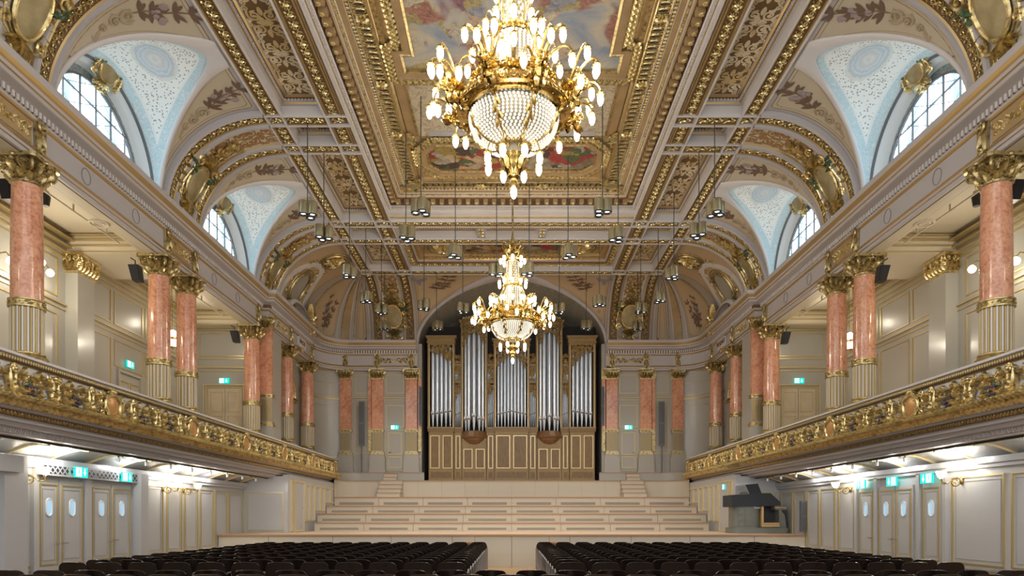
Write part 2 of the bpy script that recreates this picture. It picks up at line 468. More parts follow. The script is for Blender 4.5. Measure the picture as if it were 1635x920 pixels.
def mk_painting(name, stops, scale, seed, fig, figpos=.5, vs=1.5):
    """generic clouds with loose patches of draped colour"""
    n = N(name); o = n.coord(); so = n.sep(o); vec = n.comb(so[0], so[1], seed)
    sky = n.ramp(n.noise(vec, scale, 5, .6, .6), stops)
    wv = n.node('ShaderNodeVectorMath', operation='ADD'); nz = n.node('ShaderNodeTexNoise', i_Scale=2.2, i_Detail=4)
    n.link(vec, nz.inputs['Vector']); n.link(vec, wv.inputs[0]); n.link(nz.outputs[1], wv.inputs[1])
    v = n.node('ShaderNodeTexVoronoi', feature='F1', i_Scale=vs); n.link(wv.outputs[0], v.inputs['Vector'])
    hs = n.sep(v.outputs['Color'])
    figc = n.ramp(hs[0], fig, 'CONSTANT')
    shade = n.ramp(n.noise(wv.outputs[0], 7, 4, 1.5), [(.3,(.35,.32,.3)),(.65,(1.15,1.12,1.05))])
    mul = n.node('ShaderNodeMix', data_type='RGBA', blend_type='MULTIPLY'); mul.inputs[0].default_value = .8
    n.link(figc, mul.inputs[6]); n.link(shade, mul.inputs[7])
    m = n.ramp(n.noise(vec, .75, 3, .4), [(figpos-.03,(0,0,0)),(figpos+.03,(1,1,1))])
    n.base(n.mix(m, sky, mul.outputs[2])); n.setb(Roughness=.6); return n.mat
MT['paint_sky'] = mk_painting('ceiling_cloud_painting', [(.30,(0.22,0.29,0.42)),(.44,(0.42,0.43,0.42)),(.55,(0.58,0.52,0.38)),(.7,(0.66,0.60,0.46))], .8, 3.1,
    [(0,(0.42,0.20,0.16)),(.3,(0.45,0.38,0.18)),(.45,(0.62,0.47,0.34)),(.6,(0.28,0.14,0.19)),(.75,(0.58,0.55,0.45)),(.88,(0.33,0.35,0.42))], .48, 1.9)
MT['paint_dark'] = mk_painting('octagon_figure_painting', [(.3,(0.12,0.10,0.07)),(.5,(0.27,0.22,0.14)),(.7,(0.45,0.38,0.26))], 1.5, 8.2,
    [(0,(0.34,0.05,0.04)),(.28,(0.36,0.27,0.07)),(.42,(0.10,0.13,0.06)),(.58,(0.50,0.36,0.24)),(.72,(0.08,0.05,0.04)),(.85,(0.40,0.37,0.30))], .42, 2.3)

def mk_wood(name, a, b, scale=6):
    n = N(name); m = n.node('ShaderNodeMapping'); m.inputs['Scale'].default_value = (6, 6, .6); n.link(n.coord(), m.inputs[0])
    n.base(n.ramp(n.noise(m.outputs[0], scale, 4, .5), [(.35, a), (.65, b)])); n.setb(Roughness=.42); return n.mat
MT['oak'] = mk_wood('oiled_oak', (0.265,0.17,0.058), (0.34,0.225,0.085))
MT['oak_dark'] = mk_wood('oak_lattice_panel', (0.18,0.107,0.034), (0.245,0.15,0.05))
MT['oak_carved'] = plain('gilded_fretwork', (0.50,0.36,0.15), .45, .5, var=((0.28,0.18,0.07), 14, .4, .7))
MT['cream_gold'] = plain('pale_gold_bead', (0.80,0.66,0.36), .35, .5)

def mk_pipe():
    n = N('polished_tin_pipe'); n.setb(Base_Color=(0.66,0.71,0.77), Metallic=.9, Roughness=.34); return n.mat
MT['pipe'] = mk_pipe()
def mk_floor():
    n = N('oak_parquet_floor'); t = n.node('ShaderNodeTexBrick', i_Scale=1.0, offset=.5)
    t.inputs['Color1'].default_value = (0.46,0.29,0.14,1); t.inputs['Color2'].default_value = (0.40,0.25,0.115,1); t.inputs['Mortar'].default_value = (0.22,0.13,0.06,1)
    t.inputs['Mortar Size'].default_value = .006; t.inputs['Brick Width'].default_value = .9; t.inputs['Row Height'].default_value = .12
    n.link(n.coord(), t.inputs['Vector']); n.base(t.outputs[0]); n.setb(Roughness=.35); return n.mat
MT['floor'] = mk_floor()
def mk_grille():
    n = N('cream_lattice_grille'); s = n.sep(n.coord('UV'))
    a = n.math('ADD', s[0], s[1]); b = n.math('SUBTRACT', s[0], s[1])
    m = n.math('MAXIMUM', n.math('LESS_THAN', n.math('PINGPONG', a, .075), .02), n.math('LESS_THAN', n.math('PINGPONG', b, .075), .02))
    n.base(n.mix(m, (0.03,0.03,0.035), (0.45,0.44,0.43))); n.setb(Roughness=.4); n.bump(m, .5, .01); return n.mat
MT['grille'] = mk_grille()
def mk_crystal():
    n = N('lit_cut_crystal'); n.setb(Base_Color=(0.50,0.48,0.43), Roughness=.08, Emission_Color=(1.0,0.93,0.80), Emission_Strength=.42, Specular_IOR_Level=.9); return n.mat  # emission stands in for bulb light caught in the crystal
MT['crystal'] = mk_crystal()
MT['crystal_core'] = plain('amber_glass_bowl_lining', (0.30,0.26,0.17), .4)
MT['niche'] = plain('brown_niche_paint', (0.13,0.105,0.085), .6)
MT['rib_end'] = plain('warm_grey_rib_paint', (0.40,0.345,0.29), .5)
MT['arab_ground'] = plain('brown_coffer_ground', (0.17,0.10,0.04), .5)
MT['arab_line'] = plain('cream_painted_scrollwork', (0.74,0.65,0.46), .45, var=((0.60,0.47,0.24), 1.2, .48, .52))
MT['rib_line'] = plain('russet_painted_scrollwork', (0.33,0.18,0.065), .5)
MT['bronze'] = plain('bronzed_lattice_ground', (0.055,0.045,0.035), .5)
# ------------------------------------------------------------------ room shell
XW, XB, XG = 9.45, 7.9, 11.7          # lower wall, balcony front, gallery wall
ZC, XC, YC = 12.28, 6.55, 29.9        # flat ceiling height, its half width, its far edge
ZK, AX, AZ, AY = 9.8, 2.65, 2.48, 2.4 # coving springing, reach in x, height, reach in y
PAIRS = (12.5, 18.97, 25.4); BAYS = (15.73, 22.2)
R_OP, H_OP = 2.05, 2.455
def cov_side(s, d, th, h=0.0): return (s*(XC + (AX-h)*np.cos(th)), d, ZK + (AZ-h)*np.sin(th))
def cov_back(x, th, h=0.0): return (x, YC + (AY-h)*np.cos(th), ZK + (AZ-h)*np.sin(th))
def cov_corner(s, al, th, h=0.0):
    ca, sa = np.cos(al), np.sin(al); k = .72
    return (s*(XC + (AX-h)*np.abs(ca)**k*np.cos(th)), YC + (AY-h)*np.abs(sa)**k*np.cos(th), ZK + (AZ-h)*np.sin(th))
LARC = 4.03
def P_side(s, c): return lambda a, b, h: cov_side(s, c + a, b/2.565, h)
def P_back(x0): return lambda a, b, h: cov_back(x0 + a, b/2.5, h)

# floor
mb = MB(); mb.bx(-12.5, 12.5, -3, 35.5, -.3, 0)
struct(mb.build('floor', MT['floor']))

# pendentive shader: UV.x holds the distance to the panel's edge in metres
def mk_pend(name, edge_c, line_c, field_c, w=.17):
    n = N(name); s = n.sep(n.coord('UV'))
    f = n.ramp(s[0], [(0, edge_c), (w, edge_c), (w+.003, line_c), (w+.022, line_c), (w+.026, field_c), (w+.09, field_c), (w+.093, line_c), (w+.103, line_c), (w+.107, field_c)])
    n.base(f); n.setb(Roughness=.5); return n.mat
MT['pend'] = mk_pend('lilac_edged_painted_pendentive', (0.46,0.42,0.40), (0.19,0.10,0.04), (0.52,0.45,0.33))
MT['pend_tan'] = mk_pend('tan_edged_painted_pendentive', (0.40,0.345,0.29), (0.17,0.085,0.03), (0.49,0.36,0.21))

def th_open(t, R=R_OP, H=H_OP):
    q = max(0.0, 1 - (t/R)**2)
    return math.asin(min(.995, H/AZ*math.sqrt(q)))

def leaf_spray(seed, L=1.5, flip=1):
    r = random.Random(seed); o = Orn(); fl = Orn(); sc = Orn()
    pts = [(flip*(.05+.42*k/9), .08*math.sin(k*.9)+.85*L*k/9, .012) for k in range(10)]
    o.curve(pts, .014, .012, 4)
    for k in range(1, 10, 2):
        for q in (-1, 1):
            a = math.atan2(1.0, flip*.45) + q*r.uniform(.4, 1.1)
            for e in range(2):
                o.leaf(pts[k][0], pts[k][1], a + e*q*.5, r.uniform(.24,.36), .095, .012, flat=True)
    for k in range(7):
        fl.bead(pts[6][0]+r.uniform(-.2,.25), pts[6][1]+r.uniform(-.2,.25), .01, r.uniform(.05,.10), 7, 4, .15)
    for k in range(3):
        sc.scroll(flip*(.06-.05*k), -.08-.27*k, .19-.055*k, .4+k, 1.5, flip if k % 2 else -flip, .03, .008)
    for k in range(5): sc.leaf(flip*(.06-.035*k), -.1-.2*k, 2.2+k, .2, .09, .01, flat=True)
    return o, fl, sc

def guilloche(step=.30, w=.165):
    o = Orn()
    for q in (-1, 1):
        o.scroll(q*step*.25, q*w*.22, w*.42, PI*(.5 if q > 0 else 1.5), 1.3, q, w*.085, .015, 0, 4, 10)
        o.leaf(q*step*.25, -q*w*.30, q*.5, w*.62, w*.28, .02, 1.2); o.leaf(q*step*.25, -q*w*.35, PI+q*.6, w*.5, w*.25, .02, 1.2)
        o.leaf(q*step*.48, q*w*.45, -q*PI*.6, w*.55, w*.26, .02, 1.2); o.bead(q*step*.48, -q*w*.62, .012, w*.12, 5, 4)
    return o
GUIL = guilloche()
def arabesque(w=.36):
    o = Orn()
    for q in (-1, 1):
        for e in (-1, 1):
            o.scroll(e*.22, q*w*.48, .155, PI*(.5 if q > 0 else 1.5)+e*.4, 1.5, q*e, .034, .02, .12, 5, 15)
            o.scroll(e*.43, q*w*.82, .085, PI*.25*q, 1.4, -q*e, .024, .02, .0, 5, 11); o.scroll(e*.06, q*w*.92, .075, -PI*.5*q, 1.4, q*e, .022, .02, 0, 5, 11)
            o.leaf(e*.22, q*w*.48, q*.9+(0 if e > 0 else PI*.6), .22, .10, .03); o.leaf(e*.36, q*w*.3, q*1.2, .16, .08, .03); o.leaf(e*.10, q*w*.75, -q*e*.8, .17, .08, .03)
        o.leaf(0, 0, q*PI/2, .20, .13, .03); o.leaf(0, 0, q*PI/2+.7, .15, .09, .03); o.leaf(0, 0, q*PI/2-.7, .15, .09, .03)
        o.leaf(q*.47, 0, 0 if q < 0 else PI, .26, .12, .03)
    o.ell(0, 0, .09, .07, .018, .02, 5, 12)
    return o
ARAB = arabesque()
def run_orn(mb, orn, P, a0, a1, step, mat=0, axis=0, off=0.0):
    n = max(1, int(round(abs(a1-a0)/step))); st = (a1-a0)/n
    V0 = np.concatenate(orn.V)
    for k in range(n):
        V = V0.copy(); c = a0 + st*(k+.5)
        if axis == 0: W = P(V[:,0]+c, V[:,1]+off, V[:,2])
        else: W = P(-V[:,1]+off, V[:,0]+c, V[:,2])
        mb.add(np.stack(np.broadcast_arrays(*W), 1), orn.F, mat)

trim_n = [0]
def trim(mb, mats, smooth=False, angle=40, name=None, **k):
    trim_n[0] += 1
    return struct(mb.build(name or 'trim_%d' % trim_n[0], mats, smooth=smooth, angle=angle, **k))

TH = np.linspace(0, PI/2, 25)
RIB_PROF = [(-1.05,-.02,0),(-1.05,.13,0),(-.97,.15,0),(-.95,.09,1),(-.92,.06,2),(-.60,.06,1),(-.57,.09,0),(-.55,.16,0),(-.46,.16,0),(-.44,.10,1),(-.42,.05,4),
            (.42,.05,1),(.44,.10,0),(.46,.16,0),(.55,.16,0),(.57,.09,1),(.60,.06,2),(.92,.06,1),(.95,.09,0),(.97,.15,0),(1.05,.13,0),(1.05,-.02,0)]
# ---- coving, lunettes, ribs, windows on both long sides
win_n = 0
for s in (-1, 1):
    for bi, c in enumerate(BAYS):
        W = 2.2
        ts = W*np.sin(np.linspace(-PI/2, PI/2, 61))
        vs = np.linspace(0, 1, 15)
        def fn(t, v):
            a = th_open(t); th = a + (PI/2-a)*v; return cov_side(s, c+t, th)
        def uvf(t, v):
            a = th_open(t); sp = (PI/2-a)*2.5
            return (min(v*sp*.9, (1-v)*sp, W-.02-abs(t)+.06), 0)
        mb = MB(); mb.grid(fn, ts, vs, 0, uvf)
        trim(mb, MT['pend'], True)
        # archivolt edge round the opening
        mb = MB(); ph = np.linspace(0, PI, 49)
        def op(p, h, k=0.0):
            t = (R_OP+k)*math.cos(p); th = math.asin(min(.999, (H_OP+k)/AZ*math.sin(p))); return cov_side(s, c+t, th, h)
        mb.grid(lambda p, q: op(p, *((0,-.02),(.03,-.02),(.05,.0),(.05,.07),(.02,.09),(0,.09))[int(q)]), ph, range(6), 0)
        trim(mb, MT['rib_white'], True, 60)
        # lunette vault between opening and window arch
        mb = MB(); RW = 2.08
        def lun(p, v):
            A = np.array((s*9.36, RW*math.cos(p), RW*math.sin(p))); t = R_OP*math.cos(p)
            x, y, z = cov_side(s, t, math.asin(min(.999, H_OP/AZ*math.sin(p)))); B = np.array((x, y, z-ZK))
            q = A*(1-v)+B*v; q[2] += .10*math.sin(PI*v)*math.sin(p); return tuple(q)
        def luv(p, v):
            L = np.linalg.norm(np.array(lun(p, 1))-np.array(lun(p, 0))); return (v*L, (1-v)*L)
        mb.grid(lun, np.linspace(0, PI, 65), np.linspace(0, 1, 13), 0, luv)
        trim(mb, MT['vault'], True, loc=(0, c, ZK))
        # window
        win_n += 1
        mb = MB()
        def arc(r0, r1, x, m, n=40):
            mb.grid(lambda p, q: (s*x, c + (r0+(r1-r0)*q)*math.cos(p), ZK+(r0+(r1-r0)*q)*math.sin(p)), np.linspace(0, PI, n), (0, 1), m, lambda p, q: (p*(r0+r1)/2, q*(r1-r0)))
        arc(1.72, 1.93, 9.62, 0)
        wroot = mb.build('window_%d' % win_n, MT['mosaic']); struct(wroot)
        mb = MB(); mb.add([(s*9.64, c, ZK-.1)] + [(s*9.64, c+1.74*math.cos(p), ZK+1.74*math.sin(p)) for p in np.linspace(0, PI, 41)],
            [(0, k+1, k+2) for k in range(40)], 0, [(0, 0)] + [(1.74*math.cos(p), 1.74*math.sin(p)) for p in np.linspace(0, PI, 41)])
        struct(mb.build('glass', MT['window'], wroot))
        mb = MB()
        for y in (-1.16, -.58, 0, .58, 1.16):
            h = math.sqrt(1.74**2-y*y); w = .026 if y in (-.58, .58) else .014
            mb.bx(s*9.58-.02, s*9.58+.02, c+y-w/2, c+y+w/2, ZK, ZK+h)
        for z in (.6, 1.2):
            h = math.sqrt(1.74**2-z*z); mb.bx(s*9.58-.02, s*9.58+.02, c-h, c+h, ZK+z-.009, ZK+z+.009)
        mb.bx(s*9.55-.015, s*9.55+.015, c-.50, c-.47, ZK+.3, ZK+.75)
        mb.tube([(s*9.58, c+1.73*math.cos(p), ZK+1.73*math.sin(p)) for p in np.linspace(0, PI, 33)], .028, 6)
        struct(mb.build('window_frame', MT['grey_metal'], wroot))
        mb = MB()   # plaster reveal: cove from mosaic to vault with a dark bead
        rp = [(1.93,9.62),(1.95,9.56),(2.0,9.46),(2.06,9.40),(2.07,9.36)]
        mb.grid(lambda p, q: (s*rp[int(q)][1], c+rp[int(q)][0]*math.cos(p), ZK+rp[int(q)][0]*math.sin(p)), np.linspace(0, PI, 49), range(5), 0)
        struct(mb.build('window_reveal', MT['blue_white'], wroot, True, 60))
        mb = MB(); mb.tube([(s*9.33, c+2.08*math.cos(p), ZK+2.08*math.sin(p)) for p in np.linspace(0, PI, 49)], .035, 6)
        struct(mb.build('window_bead', MT['grey_metal'], wroot, True))
        # painted sprays on the pendentives
        A, B, C_ = MB(), MB(), MB()
        for q in (-1, 1):
            o, fl, sc = leaf_spray(11+bi*5+q+s, 1.15, -q)
            P0 = P_side(s, c)
            Pq = lambda a, b, h, q=q: P0(a + q*1.74, b + 2.72, h)
            o.emit(A, Pq); fl.emit(B, Pq); sc.emit(C_, Pq)
        trim(A, MT['leafpaint']); trim(B, MT['flower'], True); trim(C_, MT['scrollpaint'], True)
    # rib pairs
    for pi, c in enumerate(PAIRS):
        mb = MB()
        for j in range(len(RIB_PROF)-1):
            (d0, h0, m), (d1, h1, _) = RIB_PROF[j], RIB_PROF[j+1]
            mb.grid(lambda th, q: cov_side(s, c+(d0, d1)[int(q)], th, (h0, h1)[int(q)]), TH, (0, 1), m, lambda th, q: (th*2.5, ((d0, d1)[int(q)]+.42)))
        trim(mb, [MT['rib'], MT['gold_line'], MT['band'], MT['arab_rib'], MT['rib_ground']], True, 30)
        mb = MB(); run_orn(mb, ARAB, lambda a, b, h: cov_side(s, c+a, b/2.565, .05+h*.2), 1.75, LARC-.05, .76, 0, 1, 0); trim(mb, MT['rib_line'], True)
        mb = MB()
        for off in (-.76, .76):
            run_orn(mb, GUIL, lambda a, b, h: cov_side(s, c+a, b/2.565, .06+h), .12, LARC-.1, .30, 0, 1, off)
        trim(mb, MT['gold'], True)
    # coving of the short bay by the organ, and of the part next to the camera
    for d0, d1 in ((26.45, YC), (9.0, 11.45)):
        mb = MB(); mb.grid(lambda d, th: cov_side(s, d, th), np.linspace(d0, d1, 9), TH, 0, lambda d, th: (min(d-d0, d1-d, (PI/2-th)*2.5, th*2.5)+.02, 0))
        trim(mb, MT['pend_tan'], True)
    # corner quarter dome
    cm = [(0,10,0),(10,58,1),(58,63,0),(63,73,2),(73,77,0),(77,89,1),(89,90,0)]
    mb = MB()
    for a0, a1, m in cm:
        r0, r1 = math.radians(a0), math.radians(a1)
        mb.grid(lambda al, th: cov_corner(s, al, th, 0), np.linspace(r0, r1, 7), TH, m, lambda al, th: (min(min(al-r0, r1-al)*2.4*math.cos(th)*1.3+.07, th*2.5+.02), 0))
    trim(mb, [MT['rib_end'], MT['pend_tan'], MT['tan']], True, 60)
    for gi, a_ in enumerate((10, 58, 63, 73, 77, 89)):
        mb = MB(); mb.tube([cov_corner(s, math.radians(a_), t, .012) for t in np.linspace(.02, PI/2-.03, 22)], .02, 5); trim(mb, MT[('gold_dark', 'rib_white')[gi % 2]], True)
    A, B, C_ = MB(), MB(), MB(); o, fl, sc = leaf_spray(40+s, 1.9, 1); o2, fl2, _ = leaf_spray(44+s, 1.5, -1); o.join(o2, .1, .1); o2, fl2, _ = leaf_spray(47+s, 1.3, 1); o.join(o2, -.25, .15)
    Pc = lambda a, b, h: cov_corner(s, math.radians(38)-a*.30+.04, .16+b/2.7, h)
    o.emit(A, Pc); fl.emit(B, Pc); trim(A, MT['leafpaint']); trim(B, MT['bluegrey'], True)

# ---- coving over the organ with its arch
R_A, H_A = 4.42, 2.43
mb = MB(); xs = 6.55*np.sin(np.linspace(-PI/2, PI/2, 97))
def fb(x, v):
    a = th_open(x, R_A, H_A) if abs(x) < R_A else 0.0
    return cov_back(x, a+(PI/2-a)*v)
def ub(x, v):
    a = th_open(x, R_A, H_A) if abs(x) < R_A else 0.0
    sp = (PI/2-a)*2.45; return (min(v*sp*.9, (1-v)*sp, max(0, 4.55-abs(x))+.0), 0)
mb.grid(fb, xs, np.linspace(0, 1, 15), 0, ub)
trim(mb, MT['pend_tan'], True)
def opb(p, h, k=0.0): return cov_back((R_A+k)*math.cos(p), math.asin(min(.999, (H_A+k*.6)/AZ*math.sin(p))), h)
mb = MB(); mb.grid(lambda p, q: opb(p, *((0,-.03),(.06,-.02),(.08,.03),(.08,.12),(.04,.16),(0,.17))[int(q)]), np.linspace(0, PI, 65), range(6), 0)
trim(mb, MT['rib'], True, 60)
mb = MB()
def arch(p, v):
    A = np.array(opb(p, 0)); B = np.array((4.15*math.cos(p), 34.9, 9.72+1.55*math.sin(p))); q = A*(1-v)+B*v; return tuple(q)
mb.grid(arch, np.linspace(0, PI, 65), np.linspace(0, .62, 7), 0, lambda p, v: (p*4.3, v*3.0))
mb.grid(arch, np.linspace(0, PI, 65), np.linspace(.62, 1, 4), 1, lambda p, v: (p*4.3, v*3.0))
trim(mb, [MT['lace'], MT['paint']], True)
for q in (-1, 1):   # painted birds and leaves each side of the arch
    A, B, C_ = MB(), MB(), MB(); o, fl, sc = leaf_spray(60, 1.35, -q)
    Pq = lambda a, b, h: cov_back(q*3.55 + a*1.6, (b*.8+2.55)/2.5, h)
    o.emit(A, Pq); sc.emit(C_, lambda a, b, h: cov_back(q*4.05+a, (b*1.1+2.2)/2.5, h))
    bd = Orn()
    for k in (-1, 1):
        for e in range(5): bd.leaf(0, 0, PI/2 + k*(1.0+.17*e), .48-.05*e, .10, .012, flat=True)
    bd.bead(0, 0, .01, .11, 8, 5, .2); bd.leaf(0, .05, -PI/2, .4, .2, .012, flat=True)
    bd.emit(B, lambda a, b, h: cov_back(q*4.15+a, (b+3.25)/2.5, h))
    trim(A, MT['leafpaint']); trim(B, MT['bluegrey']); trim(C_, MT['scrollpaint'], True)
    # gilded rib bands each side of the cartouche
    mb = MB()
    for cx_, w in ((4.77, .17), (6.28, .17)):
        for d0, d1, h0, h1, m in ((-w-.12,-w-.12,-.02,.1,0),(-w-.12,-w-.02,.1,.12,0),(-w-.02,-w,.12,.06,1),(-w,w,.06,.06,2),(w,w+.02,.06,.12,1),(w+.02,w+.12,.12,.1,0),(w+.12,w+.12,.1,-.02,0)):
            mb.grid(lambda th, k: cov_back(q*(cx_+(d0, d1)[int(k)]), th, (h0, h1)[int(k)]), TH, (0, 1), m)
    mb.grid(lambda th, k: cov_back(q*(5.06, 5.99)[int(k)], th, .03), np.linspace(.75, PI/2, 15), (0, 1), 3, lambda th, k: (th*2.5, k))
    trim(mb, [MT['rib_end'], MT['gold_line'], MT['band'], MT['rib_ground']], True, 30)
    mb = MB(); run_orn(mb, ARAB, lambda a, b, h: cov_back(q*5.525+a, b/2.5, .03+h*.2), 2.2, 3.85, .8, 0, 1, 0); trim(mb, MT['rib_line'], True)
    mb = MB()
    for cx_ in (4.77, 6.28):
        run_orn(mb, GUIL, lambda a, b, h: cov_back(q*cx_+a, b/2.5, .06+h), .25, 3.9, .30, 0, 1, 0)
    trim(mb, MT['gold'], True)

# ---- short bay ornament: oculus with gilt rosette, oval recess, segmental pediment
for s in (-1, 1):
    P = P_side(s, 28.15)
    wring, gring, field, ros = MB(), MB(), MB(), MB()
    o = Orn()
    for k in range(30):
        t0, t1 = PI*k/30, PI*(k+1)/30
        q = [(1.46*math.cos(t0), 2.55*math.sin(t0)+.25), (1.46*math.cos(t1), 2.55*math.sin(t1)+.25), (1.24*math.cos(t1), 2.30*math.sin(t1)+.25), (1.24*math.cos(t0), 2.30*math.sin(t0)+.25)]
        o.plate(q, -.01, .06)
    o.emit(wring, P)
    trim(wring, MT['rib_white'])
    o = Orn(); o.ell(0, 3.28, .52, .52, .055, .05, 6, 28); o.ell(0, 3.28, .66, .66, .03, .03, 5, 28); o.emit(gring, P)
    o = Orn(); o.ell(0, 1.35, .60, .78, .07, .05, 6, 28); o.ell(0, 1.35, .74, .95, .02, .03, 5, 28); o.emit(gring, P)
    trim(gring, MT['gold_dark'], True)
    o = Orn(); o.dome(0, 3.28, .5, .5, .012, .008); o.emit(field, P); trim(field, MT['brown'], True)
    field = MB(); o = Orn(); o.dome(0, 1.35, .6, .78, .015, .008); o.emit(field, P); trim(field, MT['paint'], True)
    o = Orn(); o.rosette(0, 3.28, .44, 10, .05); o.rosette(0, 3.28, .27, 8, .10)
    for k in range(26):
        t = 2*PI*k/26; o.leaf(.86*math.cos(t), 1.35+1.08*math.sin(t), t+.9*(-1)**k, .2, .12, .03)
    for q in (-1, 1):
        for k in range(4): o.scroll(q*(.95-.1*k), 2.0+.22*k, .13, 1+k, 1.3, q, .025, .02)
    o.emit(ros, P); trim(ros, MT['gold'], True)
    # segmental pediment on the cornice with a gilt shell
    mb = MB(); ph = np.linspace(PI*.12, PI*.88, 17)
    prof = [(0,.0,0),(.10,.0,0),(.14,.34,0),(.05,.40,0),(0,.40,0)]
    for j in range(len(prof)-1):
        mb.grid(lambda p, q: (s*(9.05-prof[j+int(q)][1]), 28.1+(1.35+prof[j+int(q)][0])*math.cos(p), 9.55+(.78+prof[j+int(q)][0])*math.sin(p)), ph, (0, 1), 0)
    mb.grid(lambda p, q: (s*8.98, 28.1+1.35*math.cos(p)*q, 9.6+(.73*math.sin(p))*q), ph, (0, 1), 1)
    trim(mb, [MT['rib_white'], MT['tan']], True, 35)

# ---- flat ceiling of ribs and coffers
XS = [-XC, -6.1, -4.95, -4.36, 4.36, 4.95, 6.1, XC]
YS = [8.0, 11.45, 11.85, 13.15, 13.55, 18.1, 18.55, 19.5, 19.95, 24.55, 25.0, 26.1, 26.55, 29.45, YC]
cof_cols = (1, 3, 5)
def cell_kind(i, j):
    yb = j in (1, 3, 5, 7, 9, 11, 13)
    if i in (0, 2, 4, 6): return 'band' if not yb else 'cross'
    if i == 3 and j <= 8: return 'open'
    if yb: return 'band' if i != 3 else 'bandx'
    return 'coffer'
mb = MB(); orn_mb = MB(); rail = MB(); cofs = MB(); cofd = MB()
COFM = [MT['rib'], MT['gold_line'], MT['rib_white'], MT['arab'], MT['brown'], MT['tan'], MT['gold_smooth'], MT['arab_ground'], MT['band']]; arab_mb = MB()
def coffer(mb, x0, x1, y0, y1, prof, panel_mat, zp=None):
    """prof: list of (inset, z, mat) going up"""
    for k in range(len(prof)-1):
        (i0, z0, m), (i1, z1, _) = prof[k], prof[k+1]
        A = [(x0+i0,y0+i0,z0),(x1-i0,y0+i0,z0),(x1-i0,y1-i0,z0),(x0+i0,y1-i0,z0)]
        B = [(x0+i1,y0+i1,z1),(x1-i1,y0+i1,z1),(x1-i1,y1-i1,z1),(x0+i1,y1-i1,z1)]
        mb.add(A+B, [(q,(q+1)%4,4+(q+1)%4,4+q) for q in range(4)], m)
    i, z, _ = prof[-1]
    if panel_mat is not None:
        w, l = x1-x0-2*i, y1-y0-2*i
        mb.add([(x0+i,y0+i,z),(x1-i,y0+i,z),(x1-i,y1-i,z),(x0+i,y1-i,z)], [(0,1,2,3)], panel_mat, [(0,0),(0,w),(l,w),(l,0)])
def dents(mb, x0, x1, y0, y1, inset, z, step, sz, mat=0, shape='box'):
    """row of small blocks or beads round the inside of a coffer"""
    e = [((x0+inset,y0+inset),(x1-inset,y0+inset)),((x1-inset,y0+inset),(x1-inset,y1-inset)),((x1-inset,y1-inset),(x0+inset,y1-inset)),((x0+inset,y1-inset),(x0+inset,y0+inset))]
    for a, b in e:
        L = math.hypot(b[0]-a[0], b[1]-a[1]); n = max(1, int(L/step))
        for k in range(n):
            t = (k+.5)/n; p = (a[0]+(b[0]-a[0])*t, a[1]+(b[1]-a[1])*t, z)
            al = abs(b[0]-a[0]) > abs(b[1]-a[1])
            if shape == 'box': mb.box(p, (sz[0], sz[1], sz[2]) if al else (sz[1], sz[0], sz[2]), mat)
            else: mb.ball(p, sz, mat, 6, 4)
